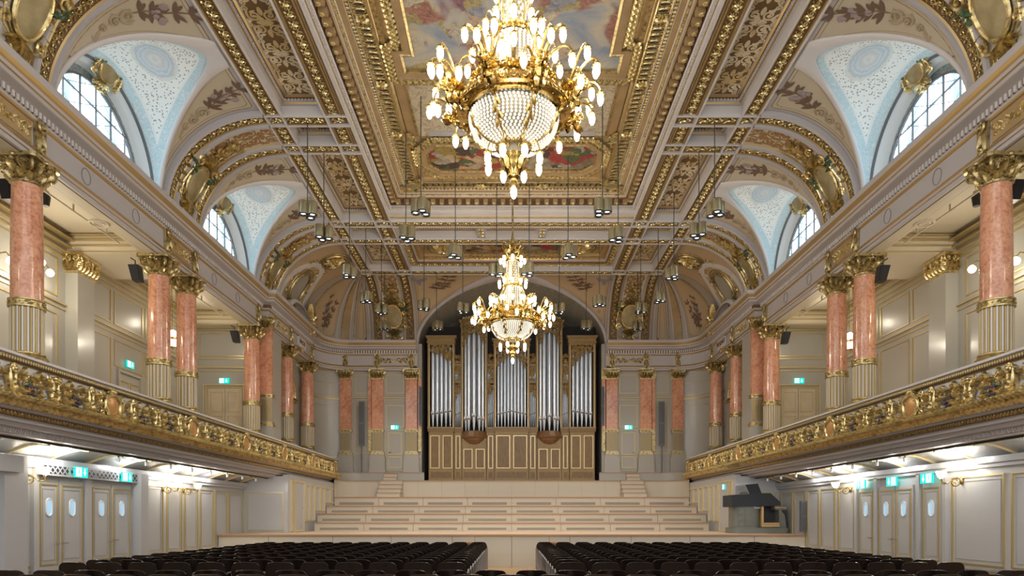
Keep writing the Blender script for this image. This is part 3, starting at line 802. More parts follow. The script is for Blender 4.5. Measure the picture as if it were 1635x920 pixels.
for i in range(7):
    for j in range(14):
        x0, x1, y0, y1 = XS[i], XS[i+1], YS[j], YS[j+1]; k = cell_kind(i, j)
        if k in ('band', 'cross', 'bandx'):
            mb.add([(x0,y0,ZC),(x1,y0,ZC),(x1,y1,ZC),(x0,y1,ZC)], [(0,1,2,3)], 0)
        if y1 < 12.9: continue
        if k == 'band' and i in (0, 2, 4, 6):
            w = x1-x0; cx_ = (x0+x1)/2
            if i in (2, 4): cx_ = (4.70 if i == 4 else -4.70)
            hw = .15
            cofs.bx(cx_-hw-.03, cx_+hw+.03, y0+.05, y1-.05, ZC-.012, ZC, 8)
            for e in (-hw-.035, hw+.035): cofs.bx(cx_+e-.02, cx_+e+.02, y0+.03, y1-.03, ZC-.05, ZC, 1)
            if i in (2, 4):
                q = 1 if i == 4 else -1
                for xx in (4.385, 4.45): cofs.bx(q*xx-.012, q*xx+.012, y0, y1, ZC-.04, ZC, 1)
            run_orn(orn_mb, GUIL, lambda a, b, h: (cx_+b, a, ZC-.015-h), y0+.08, y1-.08, .30)
        elif k in ('band', 'bandx'):
            cy = (y0+y1)/2; hw = .13
            cofs.bx(x0+.05, x1-.05, cy-hw-.03, cy+hw+.03, ZC-.012, ZC, 8)
            for e in (-hw-.035, hw+.035): cofs.bx(x0+.03, x1-.03, cy+e-.02, cy+e+.02, ZC-.05, ZC, 1)
            run_orn(orn_mb, GUIL, lambda a, b, h: (a, cy+b, ZC-.015-h), x0+.08, x1-.08, .30)
        if k == 'cross':
            cofs.bx(x0+.07, x1-.07, y0+.07, y1-.07, ZC-.012, ZC, 8); run_orn(orn_mb, GUIL, lambda a, b, h: (a, (y0+y1)/2+b, ZC-.015-h), x0+.08, x1-.08, .30)
        if k == 'coffer' and i in (1, 5):
            small = (y1-y0) < 1.6
            pr = [(0,ZC,2),(0,ZC+.22,0),(.06,ZC+.24,1),(.08,ZC+.28,0),(.08,ZC+.36,4),(.13,ZC+.38,1),(.17,ZC+.42,0),(.2,ZC+.42,0)]
            coffer(cofs, x0, x1, y0, y1, pr, 4 if small else 7)
            if not small: run_orn(arab_mb, ARAB, lambda a, b, h: ((x0+x1)/2+b, a, ZC+.415-h*.25), y0+.2, y1-.2, .95)
            dents(cofs, x0, x1, y0, y1, .085, ZC+.33, .085, (.045,.05,.06), 2)
            if small:
                o = Orn(); o.rosette(0, 0, .30, 9, .06); o.rosette(0, 0, .18, 6, .12)
                o.emit(orn_mb, lambda a, b, h: ((x0+x1)/2+a, (y0+y1)/2+b, ZC+.42-h))
        if k == 'coffer' and i == 3:
            if y1-y0 < 1.6:   # long narrow coffers with a plaque between
                for xa, xb in ((-4.2,-1.3),(-1.0,1.0),(1.3,4.2)):
                    pr = [(0,ZC,2),(0,ZC+.20,0),(.06,ZC+.22,1),(.08,ZC+.34,0),(.13,ZC+.36,1),(.16,ZC+.40,0)]
                    coffer(cofs, xa, xb, y0+.08, y1-.08, pr, 5)
                    dents(cofs, xa, xb, y0+.08, y1-.08, .085, ZC+.29, .085, (.045,.05,.06), 2)
                for xa, xb in ((-4.36,-4.2),(-1.3,-1.0),(1.0,1.3),(4.2,4.36)):
                    mb.add([(xa,y0,ZC),(xb,y0,ZC),(xb,y1,ZC),(xa,y1,ZC)], [(0,1,2,3)], 0)
                for yy, y2 in ((y0,y0+.08),(y1-.08,y1)):
                    mb.add([(-4.36,yy,ZC),(4.36,yy,ZC),(4.36,y2,ZC),(-4.36,y2,ZC)], [(0,1,2,3)], 0)
                for xx in (-1.15, 1.15):
                    o = Orn(); o.rosette(0, 0, .12, 6, .03); o.rosette(0, .3, .09, 6, .03); o.rosette(0, -.3, .09, 6, .03)
                    o.emit(orn_mb, lambda a, b, h: (xx+a, (y0+y1)/2+b, ZC-h))
            else:
                pr = [(0,ZC,2),(0,ZC+.14,0),(.05,ZC+.16,1),(.30,ZC+.18,4),(.34,ZC+.22,0),(.40,ZC+.26,1),(.44,ZC+.34,5),(.60,ZC+.36,1),(.64,ZC+.44,0)]
                coffer(cofs, x0, x1, y0, y1, pr, 5)
                dents(cofs, x0, x1, y0, y1, .45, ZC+.33, .16, (.08,.05,.06), 6)
                run_orn(orn_mb, GUIL, lambda a, b, h: (a, y1-.17+b, ZC+.16-h), x0+.3, x1-.3, .30)
                for q in (-1, 1):
                    run_orn(orn_mb, GUIL, lambda a, b, h: (q*(4.36-.17)+b, a, ZC+.16-h), y0+.3, y1-.3, .30)
                    o = Orn(); o.ell(0, 0, .62, .62, .07, .03, 6, 26); o.ell(0,0,.78,.78,.03,.03,5,26); o.rosette(0,0,.5,11,.06); o.rosette(0,0,.3,8,.12)
                    o.emit(orn_mb, lambda a, b, h: (q*2.75+a, (y0+y1)/2+b, ZC+.43-h))
        if k in ('band', 'cross', 'bandx'):   # white rails along every rib edge
            for xx in ((x0, x1) if k != 'bandx' else ()):
                if i in (0, 2, 4, 6): rail.bx(xx-.024, xx+.024, y0, y1, ZC-.075, ZC+.01, 0)
            if k != 'band' or i not in (0, 2, 4, 6):
                for yy in (y0, y1): rail.bx(x0, x1, yy-.024, yy+.024, ZC-.072, ZC+.012, 0)
struct(mb.build('ceiling', [MT['rib']]))
mb = MB(); mb.bx(-12.2, 12.2, 6, 35.4, 13.6, 13.8); trim(mb, MT['rib'], name='ceiling_roof_slab')
for s in (-1, 1):
    mb = MB(); mb.bx(s*12.0, s*12.2, 6, 35.4, 0, 13.7); mb.bx(s*4.42, s*4.7, 32.08, 32.4, 8.45, 9.83); trim(mb, MT['rib'], name='wall_outer_%s' % SIDE[s])  # unseen slabs added against sky leaks; small block closes the entablature end
mb = MB(); mb.bx(-12.2, 12.2, 35.3, 35.5, 0, 13.7); trim(mb, MT['niche'], name='wall_outer_back')  # unseen slab added behind the niche to keep the sky out
trim(cofs, COFM); trim(arab_mb, MT['arab_line'], True); trim(orn_mb, MT['gold'], True); trim(rail, [MT['rib_white']])

# ---- the great central coffer with its cornice
CX0, CX1, CY0, CY1 = -4.36, 4.36, 2.0, 24.0
mb = MB()
for yy, y2 in ((24.0, 24.55),):
    mb.add([(-4.36,yy,ZC),(4.36,yy,ZC),(4.36,y2,ZC),(-4.36,y2,ZC)], [(0,1,2,3)], 0)
    mb.bx(-4.36, 4.36, 24.26, 24.30, ZC-.04, ZC, 1)
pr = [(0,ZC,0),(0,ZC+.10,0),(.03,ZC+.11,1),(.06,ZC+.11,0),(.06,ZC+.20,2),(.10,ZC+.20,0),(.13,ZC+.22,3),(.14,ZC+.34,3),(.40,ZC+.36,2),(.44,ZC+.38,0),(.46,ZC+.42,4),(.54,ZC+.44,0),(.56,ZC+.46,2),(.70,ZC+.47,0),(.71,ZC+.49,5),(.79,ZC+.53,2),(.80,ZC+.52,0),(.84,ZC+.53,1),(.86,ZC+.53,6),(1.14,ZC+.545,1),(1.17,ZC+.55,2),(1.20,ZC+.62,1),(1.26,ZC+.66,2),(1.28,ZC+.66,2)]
CM = [MT['rib_white'], MT['gold_smooth'], MT['tan'], MT['brown'], MT['gold_dark'], MT['brown'], MT['bronze']]  # brown soffit paints in the dark shadow between the modillion blocks
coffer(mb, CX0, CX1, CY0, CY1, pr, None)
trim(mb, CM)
mb = MB()
dents(mb, CX0, CX1, CY0, CY1, .08, ZC+.155, .10, (.055,.05,.075), 0); trim(mb, MT['rib_white'])
mb = MB()
dents(mb, CX0, CX1, CY0, CY1, .27, ZC+.29, .30, (.15,.20,.11), 0); trim(mb, MT['tan'])
mb = MB()   # gilt drops on the blocks and bead row
dents(mb, CX0, CX1, CY0, CY1, .24, ZC+.255, .30, (.075,.075,.06), 0, 'ball')
dents(mb, CX0, CX1, CY0, CY1, .50, ZC+.41, .075, (.034,.034,.03), 0, 'ball')
dents(mb, CX0, CX1, CY0, CY1, .75, ZC+.50, .12, (.055,.045,.035), 0, 'ball')
trim(mb, MT['gold'], True)
lat = Orn(); lat.ell(0, 0, .062, .135, .015, .0, 5, 14)
for q in (-1, 1): lat.bead(.10, q*.125, .0, .028, 6, 4); lat.leaf(.10, q*.12, -q*PI/2, .11, .035, .012)
mb = MB(); zl = ZC+.525
for q in (-1, 1):
    run_orn(mb, lat, lambda a, b, h: (q*3.36+b, a, zl-h), 13.0, 22.62, .20)
    for yy in (15.3, 17.6, 19.9): 
        o = Orn(); o.rosette(0,0,.17,8,.04); o.emit(mb, lambda a, b, h: (q*3.36+a, yy+b, zl-.02-h))
    for e in (-.16, .16): mb.tube([(q*3.36+e, 12.5, zl), (q*3.36+e, 22.85, zl)], .022, 5)
run_orn(mb, lat, lambda a, b, h: (a, 23.0+b, zl-h), -2.95, 2.95, .20)
for e in (-.16, .16): mb.tube([(-3.2, 23.0+e, zl), (3.2, 23.0+e, zl)], .022, 5)
for xx in (-1.05, 1.05):
    o = Orn(); o.rosette(0,0,.17,8,.04); o.emit(mb, lambda a, b, h: (xx+a, 23.0+b, zl-.02-h))
trim(mb, MT['gold'], True)
# field with foliage panels, frames
ZF = ZC+.66
mb = MB(); mb.add([(-3.2,8,ZF),(3.2,8,ZF),(3.2,22.85,ZF),(-3.2,22.85,ZF)], [(0,1,2,3)], 0)
for y0, y1 in ((17.85, 20.3),):
    mb.add([(-2.75,y0,ZF-.01),(2.75,y0,ZF-.01),(2.75,y1,ZF-.01),(-2.75,y1,ZF-.01)], [(0,1,2,3)], 1, [(0,0),(0,5.5),(2.4,5.5),(2.4,0)])
    for a in ((-2.80,-2.75,y0,y1),(2.75,2.80,y0,y1),(-2.8,2.8,y0-.05,y0),(-2.8,2.8,y1,y1+.05)): mb.bx(*a, ZF-.05, ZF, 2)
    for xx in (-1.9, 1.9): mb.bx(xx-.55, xx+.55, y1-.28, y1-.05, ZF-.04, ZF, 3)
for q in (-1, 1):
    mb.bx(q*3.0, q*3.12, 12, 17.5, ZF-.05, ZF, 2)
    mb.bx(q*2.80, q*2.95, 12, 17.3, ZF-.02, ZF, 4)
trim(mb, [MT['tan'], MT['floral_field'], MT['gold_dark'], MT['rib'], MT['gold_smooth']])
# ------------------------------------------------------------------ entablature, walls, columns, balconies, galleries
def arc_pts(cx_, cy, r, a0, a1, n=10): return [(cx_+r*math.cos(math.radians(a0+(a1-a0)*k/n)), cy+r*math.sin(math.radians(a0+(a1-a0)*k/n))) for k in range(n+1)]
def ent_path(s):
    p = [(9.2, 6.0), (9.2, 25.15), (8.95, 25.15), (8.95, 30.6)] + arc_pts(7.45, 30.6, 1.5, 0, 90, 12)[1:] + [(4.45, 32.1)]
    return [(s*x, y) for x, y in p]
def rectf(mb, P, a0, a1, b0, b1, h0, h1, mat=0): mb.prism([(a0,b0),(a1,b0),(a1,b1),(a0,b1)], P, h0, h1, mat)
def pframe(mb, P, a0, a1, b0, b1, w=.035, h=.022, mat=0):
    for r in ((a0,a1,b0,b0+w),(a0,a1,b1-w,b1),(a0,a0+w,b0+w,b1-w),(a1-w,a1,b0+w,b1-w)): rectf(mb, P, *r, 0, h, mat)
ENT = [(-.45,9.06,0),(-.45,8.5,6),(-.36,8.5,4),(-.34,8.49,6),(-.08,8.49,4),(-.06,8.5,0),(0,8.5,0),(0,8.585,1),(.02,8.60,0),(.02,8.66,1),(.05,8.69,1),(.03,8.72,0),(0,8.73,0),(0,9.19,1),(.03,9.21,1),(.05,9.24,0),(.05,9.30,4),(.07,9.31,4),(.07,9.41,0),(.13,9.43,0),(.28,9.45,0),(.30,9.46,0),(.30,9.53,1),(.33,9.55,0),(.335,9.60,0),(.34,9.615,1),(.37,9.65,1),(.41,9.71,0),(.42,9.735,0),(.44,9.80,0),(.44,9.83,0),(-.5,9.83,0)]
for s in (-1, 1):
    mb = MB(); mb.sweep(ent_path(s), [(a, b) for a, b, _ in ENT], [m for _, _, m in ENT][:-1], inward=s)
    trim(mb, [MT['rib'], MT['gold_line'], MT['rib_white'], MT['gold'], MT['brown'], MT['tan'], MT['cream']])
    mb = MB()   # dentils
    y = 8.0
    while y < 25.0: mb.bx(s*9.13-.035, s*9.13+.035, y, y+.06, 9.30, 9.412); y += .12
    y = 25.25
    while y < 30.5: mb.bx(s*8.88-.035, s*8.88+.035, y, y+.06, 9.30, 9.412); y += .12
    for k in range(24):
        a = math.radians((k+.5)*90/24); mb.box((s*(7.45+1.43*math.cos(a)), 30.6+1.43*math.sin(a), 9.36), (.05,.05,.09), rz=a if s > 0 else -a)
    x = 4.5
    while x < 7.4: mb.bx(s*x, s*(x+.06), 32.0, 32.07, 9.30, 9.412); x += .12
    trim(mb, MT['rib_white'])
    # frieze reliefs and console brackets above the columns
    A, B, G = MB(), MB(), MB()
    fest = Orn()
    for q in (-1, 1):
        for k in range(3): fest.scroll(q*(.16+.14*k), .05*(-1)**k, .075, PI*k, 1.3, q*(-1)**k, .014, .02, 0, 4, 9)
        for k in range(5): fest.acanthus(q*(.08+.09*k), 0, (0 if q > 0 else PI)+.8*(-1)**k, .17, .10, .025)
    for k in range(7): fest.bead(rnd.uniform(-.1,.1), rnd.uniform(-.07,.07), .03, .035, 5, 4)
    brk = Orn()
    brk.plate([(-.13,-.26),(.13,-.26),(.16,.3),(-.16,.3)], 0, .05); brk.scroll(0, .23, .13, PI/2, 1.5, 1, .035, .08); brk.scroll(0, -.18, .09, -PI/2, 1.4, -1, .03, .07)
    for q in (-1, 1): brk.leaf(q*.03, .1, -PI/2+q*.2, .34, .12, .06)
    brk.leaf(0, -.2, -PI/2, .22, .14, .04)
    for yc_ in (12.5, 18.97):
        P = lambda a, b, h: (s*(9.2-h), yc_+a, 8.96+b)
        rectf(A, P, -.55, .55, -.21, .21, 0, .025); fest.emit(B, P); 
        for e in (-.77, .77): brk.emit(G, lambda a, b, h: (s*(9.19-h), yc_+e+a, 8.93+b))
    for yc_ in (24.7, 27.55, 30.4):
        xx = 9.2 if yc_ < 25 else 8.95
        brk.emit(G, lambda a, b, h: (s*(xx-.01-h), yc_+a, 8.93+b))
    for yc_ in (26.6,):
        P = lambda a, b, h: (s*(8.95-h), yc_+a, 8.96+b); fest.emit(B, P)
    for xc_ in (7.83, 6.32, 4.72):
        brk.emit(G, lambda a, b, h: (s*xc_+a, 32.09-h, 8.93+b))
    fest.emit(B, lambda a, b, h: (s*5.52+a*1.25, 32.1-h, 8.96+b))
    trim(A, MT['tan']); trim(B, MT['gold'], True); trim(G, MT['gold_dark'], True)
    # thin drawn rings on the frieze
    mb = MB()
    for yy in (14.75, 16.7, 21.1, 22.9):
        mb.tube([(s*9.19, yy+.15*math.cos(t), 8.96+.17*math.sin(t)) for t in np.linspace(0, 2*PI, 25)], .006, 4)
    trim(mb, MT['grey_metal'])

# composer plaques on the frieze above the end bays
for s, txt, lab in ((-1, 'BACH', 'left'), (1, 'MOZART', 'right')):
    pl = MB(); P = lambda a, b, h: (s*(8.93-h), 28.95+a, 8.97+b)
    pl.prism([(-.55,-.16),(-.45,-.22),(.45,-.22),(.55,-.16),(.55,.16),(.45,.22),(-.45,.22),(-.55,.16)], P, 0, .05)
    ro = pl.build('name_plaque', MT['rib_white'])
    tag(ro, 'pale lettered plaque on the frieze above the %s end bay' % lab, 'plaque', kind='thing')
    cu = bpy.data.curves.new('lettering', 'FONT'); cu.body = txt; cu.size = .26; cu.extrude = .008; cu.align_x = 'CENTER'; cu.align_y = 'CENTER'
    t = bpy.data.objects.new('lettering', cu); COL.objects.link(t); cu.materials.append(MT['brown'])
    t.matrix_world = Matrix(((0,0,-s,s*8.872),(-s,0,0,28.95),(0,1,0,8.99),(0,0,0,1))); t.parent = ro; to_mesh(t)
    mb = MB(); o = Orn()
    for q in (-1, 1): o.scroll(q*.22, -.27, .09, PI/2, 1.3, q, .02, .03, .25); o.leaf(0, -.25, -PI/2+q*.9, .2, .1, .04)
    o.bead(0, -.25, .05, .06); o.emit(mb, P); mb.build('gilt_garland', MT['gold'], ro, True)

# ---- columns
def cyl_P(r0, flare=0.0): return lambda a, b, h: ((r0+h+flare*b*b)*np.cos(a/r0), (r0+h+flare*b*b)*np.sin(a/r0), b)
def make_capital(mb, r=.25, h=.5, square=.40):
    mb.lathe([(r*1.02,0),(r*1.12,.02),(r*1.12,.05),(r,.07),(r*1.03,.25),(r*1.2,.38),(r*1.42,h-.07)], 20)
    pts = []
    for k in range(4):
        a = PI/4+k*PI/2; d = square*1.36
        pts += [(d*math.cos(a-.09), d*math.sin(a-.09)), (d*math.cos(a+.09), d*math.sin(a+.09))]
        for t in (.3, .5, .7):
            a2 = a+.09+(PI/2-.18)*t; rr = square*(1.36-.42*math.sin(PI*t)); pts.append((rr*math.cos(a2), rr*math.sin(a2)))
    mb.prism(pts, lambda a, b, z: (a, b, z), h-.075, h)
    o = Orn(); C = 2*PI*r
    for k in range(9): o.acanthus(C*k/9, .06, PI/2, .17, C/9*.95, .035, 1.2); o.acanthus(C*(k+.5)/9, .15, PI/2, .19, C/9*.95, .045, 1.2)
    for k in range(8): o.scroll(C*(k+.5)/8, .35, .05, PI/2, 1.3, (-1)**k, .014, .05, 0, 4, 9)
    for k in range(16): o.bead(C*k/16, .04, .03, .02, 5, 4)
    for k in range(8): o.bead(C*k/8, .36, .05, .032, 6, 4)
    o.emit(mb, cyl_P(r, .9))
    for k in range(4):
        a = PI/4+k*PI/2; ca, sa = math.cos(a), math.sin(a)
        t = np.linspace(0, 1, 18); an = PI*.5-t*1.6*2*PI; rr = .115*(1-.8*t)
        P_ = [((r*1.55+rr[i]*math.cos(an[i]))*ca, (r*1.55+rr[i]*math.cos(an[i]))*sa, h-.19+rr[i]*math.sin(an[i])) for i in range(18)]
        pre = [(r*1.0*ca, r*1.0*sa, h-.20), (r*1.2*ca, r*1.2*sa, h-.11)]
        mb.tube(pre+P_, [.03]*2+list(np.linspace(.034,.02,18)), 6)
        a = k*PI/2; mb.ball(((square*.98)*math.cos(a), (square*.98)*math.sin(a), h-.05), (.05,.05,.05))
        for q in (-1, 1):
            b2 = a+q*.35; mb.ball((r*1.4*math.cos(b2), r*1.4*math.sin(b2), h-.13), .045, 0, 6, 4)
def flute_lathe(mb, r, z0, z1, n=20):
    V, F, mm = [], [], []; ang, rad = [], []
    for k in range(n):
        a = 2*PI*k/n; w = 2*PI/n
        for t, q in ((0,1),(.34,1),(.42,.955),(.67,.93),(.92,.955)): ang.append(a+w*t); rad.append(r*q)
    m = len(ang)
    for z in (z0, z1): V += [(rad[i]*math.cos(ang[i]), rad[i]*math.sin(ang[i]), z) for i in range(m)]
    for i in range(m): F.append((i,(i+1)%m,m+(i+1)%m,m+i)); mm.append(0 if i % 5 == 0 else 1)
    mb.add(V, F, mm)
def make_column():
    root = empty('marble_column')
    mb = MB(); mb.bx(-.34,.34,-.34,.34,0,.30); mb.bx(-.31,.31,-.31,.31,.30,.36); mb.build('plinth', MT['paint'], root)
    mb = MB(); mb.lathe([(.30,.36),(.345,.38),(.36,.41),(.345,.44),(.31,.455),(.30,.47),(.315,.485),(.315,.505),(.29,.52)], 28); mb.build('base', MT['gold_dark'], root, True)
    mb = MB(); flute_lathe(mb, .285, .52, 1.37); mb.build('fluted_drum', [MT['rib_white'], MT['flute']], root)
    mb = MB(); mb.lathe([(.285,1.37),(.315,1.38),(.315,1.41),(.295,1.42),(.295,1.50),(.315,1.51),(.315,1.535),(.28,1.55)], 28)
    o = Orn(); C = 2*PI*.29
    for k in range(12): o.leaf(C*k/12, 1.46, (k % 2)*PI+.4, .12, .06, .02); o.bead(C*(k+.5)/12, 1.46, .012, .022, 5, 4)
    o.emit(mb, cyl_P(.293)); mb.build('collar', MT['gold_dark'], root, True)
    mb = MB(); mb.lathe([(.276,1.55),(.276,2.2),(.268,2.9),(.254,3.75)], 32); mb.build('shaft', MT['marble'], root, True, 60)
    mb = MB(); make_capital(mb); mb.build('capital', MT['gold_dark'], root, True, 50, (0,0,3.75))
    return root
proto = make_column(); first = True
COLS = [(9.4,13.24,'first and nearest one'),(9.4,18.2,'nearer of the second pair'),(9.4,19.74,'farther one of the second pair'),(9.4,24.7,'in front of the flat marble pier'),(9.1,27.55,'just beyond the flat marble pier'),(9.1,30.4,'last one before the curved corner')]
for s in (-1, 1):
    for x, y, w in COLS:
        c = proto if first else dup(proto); first = False
        c.location = (s*x, y, 4.25)
        tag(c, 'pink marble column along the %s balcony, %s' % (SIDE[s], w), 'column', 'marble columns along the balconies', 'thing')

def make_pilaster(w=.53, depth=.14, ped=.85):
    """flat pilaster; local x across, faces -y, z up from 0; heights as the back wall's"""
    root = empty('marble_pilaster'); h = w/2; e = depth
    mb = MB(); mb.bx(-h-.10,h+.10,-e-.08,.1,0,ped-.12); mb.bx(-h-.06,h+.06,-e-.05,.1,ped-.12,ped); mb.bx(-h-.13,h+.13,-e-.10,.1,0,.12); mb.build('pedestal', MT['paint'], root)
    mb = MB(); mb.bx(-h-.07,h+.07,-e-.06,.1,ped,ped+.05); mb.bx(-h-.05,h+.05,-e-.045,.1,ped+.05,ped+.1); mb.bx(-h-.03,h+.03,-e-.02,.1,ped+.1,ped+.15); mb.build('base', MT['gold_dark'], root)
    z0, z1 = ped+.15, ped+1.05
    mb = MB(); mb.bx(-h,h,-e,.1,z0,z1); n = 7
    for k in range(n):
        x = -h+.05+(w-.1)*k/(n-1); mb.bx(x-.026,x+.026,-e-.012,-e,z0+.05,z1-.05,1)
    mb.build('fluted_panel', [MT['paint'], MT['flute']], root)
    mb = MB(); mb.bx(-h-.03,h+.03,-e-.03,.1,z1,z1+.13); mb.bx(-h-.045,h+.045,-e-.045,.1,z1+.10,z1+.14)
    for k in range(3): mb.ball((-h+w*(k+.5)/3, -e-.03, z1+.06), (.04,.03,.035), 0, 6, 4)
    mb.build('collar', MT['gold_dark'], root)
    zs = z1+.14; mb = MB(); mb.bx(-h,h,-e,.1,zs,4.40); mb.build('shaft', MT['marble'], root)
    mb = MB(); zc = 4.40; mb.bx(-h-.02,h+.02,-e-.02,.1,zc,zc+.42); mb.bx(-h-.11,h+.11,-e-.09,.1,zc+.44,zc+.50)
    o = Orn()
    for k in range(4): o.acanthus(-h+w*(k+.5)/4, .02, PI/2, .18, w/4, .045, 1.0)
    for k in range(5): o.acanthus(-h+w*k/4, .13, PI/2, .20, w/4, .055, 1.0)
    for q in (-1, 1): o.scroll(q*(h+.02), .33, .12, PI/2, 1.5, -q, .03, .06)
    for k in range(4): o.bead(-h*.6+w*.6*k/3, .36, .05, .045)
    o.emit(mb, lambda a, b, hh: (a, -e-.02-hh, zc+b)); mb.build('capital', MT['gold'], root, True, 40)
    return root
pil = make_pilaster(); first = True
for s in (-1, 1):
    for x, lab in ((7.83,'beside the curved corner'),(6.32,'between the loudspeaker column and the door'),(4.72,'beside the organ')):
        c = pil if first else dup(pil); first = False
        c.location = (s*x, 32.26, 3.70)
        tag(c, 'flat pink marble pilaster %s of organ, %s' % (SIDE[s], lab), 'pilaster', 'marble pilasters on the back wall', 'thing')
    c = dup(pil, (s*9.11, 25.3, 4.10)); tag(c, 'flat pink marble pilaster on the pier behind the fourth %s column' % SIDE[s], 'pilaster', 'marble pilasters on the balcony piers', 'thing')
    # half-hidden strips behind two of the pilasters
    mb = MB()
    for xa, xb in ((6.62, 6.78),(4.26, 4.42)):
        mb.bx(s*xa, s*xb, 32.2, 32.36, 3.7, 4.55, 0); mb.bx(s*xa, s*xb, 32.2, 32.36, 4.7, 5.75, 2); mb.bx(s*xa, s*xb, 32.2, 32.36, 5.75, 8.1, 1); mb.bx(s*xa-.03, s*xb+.03, 32.17, 32.36, 8.1, 8.6, 2)
    trim(mb, [MT['paint'], MT['marble'], MT['gold_dark']])
    # pier and recessed wall of the end bay
    mb = MB(); mb.bx(s*8.84, s*9.9, 25.31, 26.2, 3.4, 8.5); trim(mb, MT['paint'], name='wall_pier_%s' % SIDE[s])

# ---- walls beyond the balcony: end bay, curved corner, back wall
for s in (-1, 1):
    mb = MB(); path = [(s*x, y) for x, y in [(9.45,26.1),(9.45,30.6)] + arc_pts(7.75, 30.6, 1.7, 0, 90, 14)[1:] + [(4.4, 32.3)]]
    mb.sweep(path, [(0,2.9),(0,8.6)], 0, inward=s); mb.bx(s*4.25, s*4.45, 32.3, 34.9, 3.0, 9.8)
    wn = struct(mb.build('wall_back_%s' % SIDE[s], [MT['paint']], smooth=True))
    mb = MB()
    cpath = [(s*x, y) for x, y in [(9.45,30.2)] + arc_pts(7.75, 30.6, 1.7, 0, 90, 14) + [(7.6,32.3)]]
    for z, w in ((7.20,.03),(7.14,.05),(8.42,.03),(7.92,.02),(7.32,.02),(6.85,.02),(4.42,.025)):
        mb.sweep(cpath, [(0,z),(.03,z+w*.3),(.03,z+w*.8),(0,z+w)], 0, inward=s)
    B = lambda a, b, h: (s*a, 32.3-h, b)
    pframe(mb, B, 6.72, 7.42, 7.45, 8.35); pframe(mb, B, 5.10, 5.95, 7.45, 8.35); pframe(mb, B, 5.10, 5.95, 5.85, 6.90)
    pframe(mb, B, 6.72, 7.42, 4.6, 6.90); pframe(mb, B, 5.06, 5.98, 3.8, 5.74, .02); 
    rectf(mb, B, 5.0, 7.6, 7.14, 7.17, 0, .05); rectf(mb, B, 5.0, 7.6, 7.22, 7.25, 0, .07)
    mb.build('panel_moulding', MT['gold_panel'], wn)
    # arched niche of the end bay
    mb = MB(); A2 = lambda a, b, h: (s*(9.44-h), a, b)
    mb.tube([(s*9.42, 28.95+.75*math.cos(t), 6.7+.9*math.sin(t)) for t in np.linspace(0, PI, 17)], .05, 6)
    mb.tube([(s*9.42, 28.95+.55*math.cos(t), 6.7+.7*math.sin(t)) for t in np.linspace(0, PI, 17)], .03, 6)
    rectf(mb, A2, 28.0, 29.9, 6.58, 6.64, 0, .1); rectf(mb, A2, 28.0, 29.9, 6.68, 6.72, 0, .13)
    mb.build('arch_moulding', MT['gold_dark'], wn)
    # back wall door with its two panels
    dn = 1 if s < 0 else 2
    mb = MB(); rectf(mb, B, 5.1, 5.94, 3.82, 5.70, 0, .04); d_ = struct(mb.build('door_%d' % dn, MT['paint']))
    mb = MB(); pframe(mb, B, 5.2, 5.84, 4.55, 5.58, .03, .06); pframe(mb, B, 5.2, 5.84, 3.92, 4.45, .03, .06); mb.build('door_moulding', MT['gold_panel'], d_)
    mb = MB(); xh = 5.78; mb.ball((s*xh, 32.2, 4.65), .03); mb.tube([(s*xh,32.22,4.65),(s*xh,32.2,4.65),(s*(xh-.1),32.2,4.65)], .012, 5); mb.build('door_handle', MT['brass'], d_)
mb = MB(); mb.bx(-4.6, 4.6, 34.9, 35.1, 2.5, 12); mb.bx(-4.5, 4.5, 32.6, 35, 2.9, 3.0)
struct(mb.build('wall_organ_niche', MT['niche']))

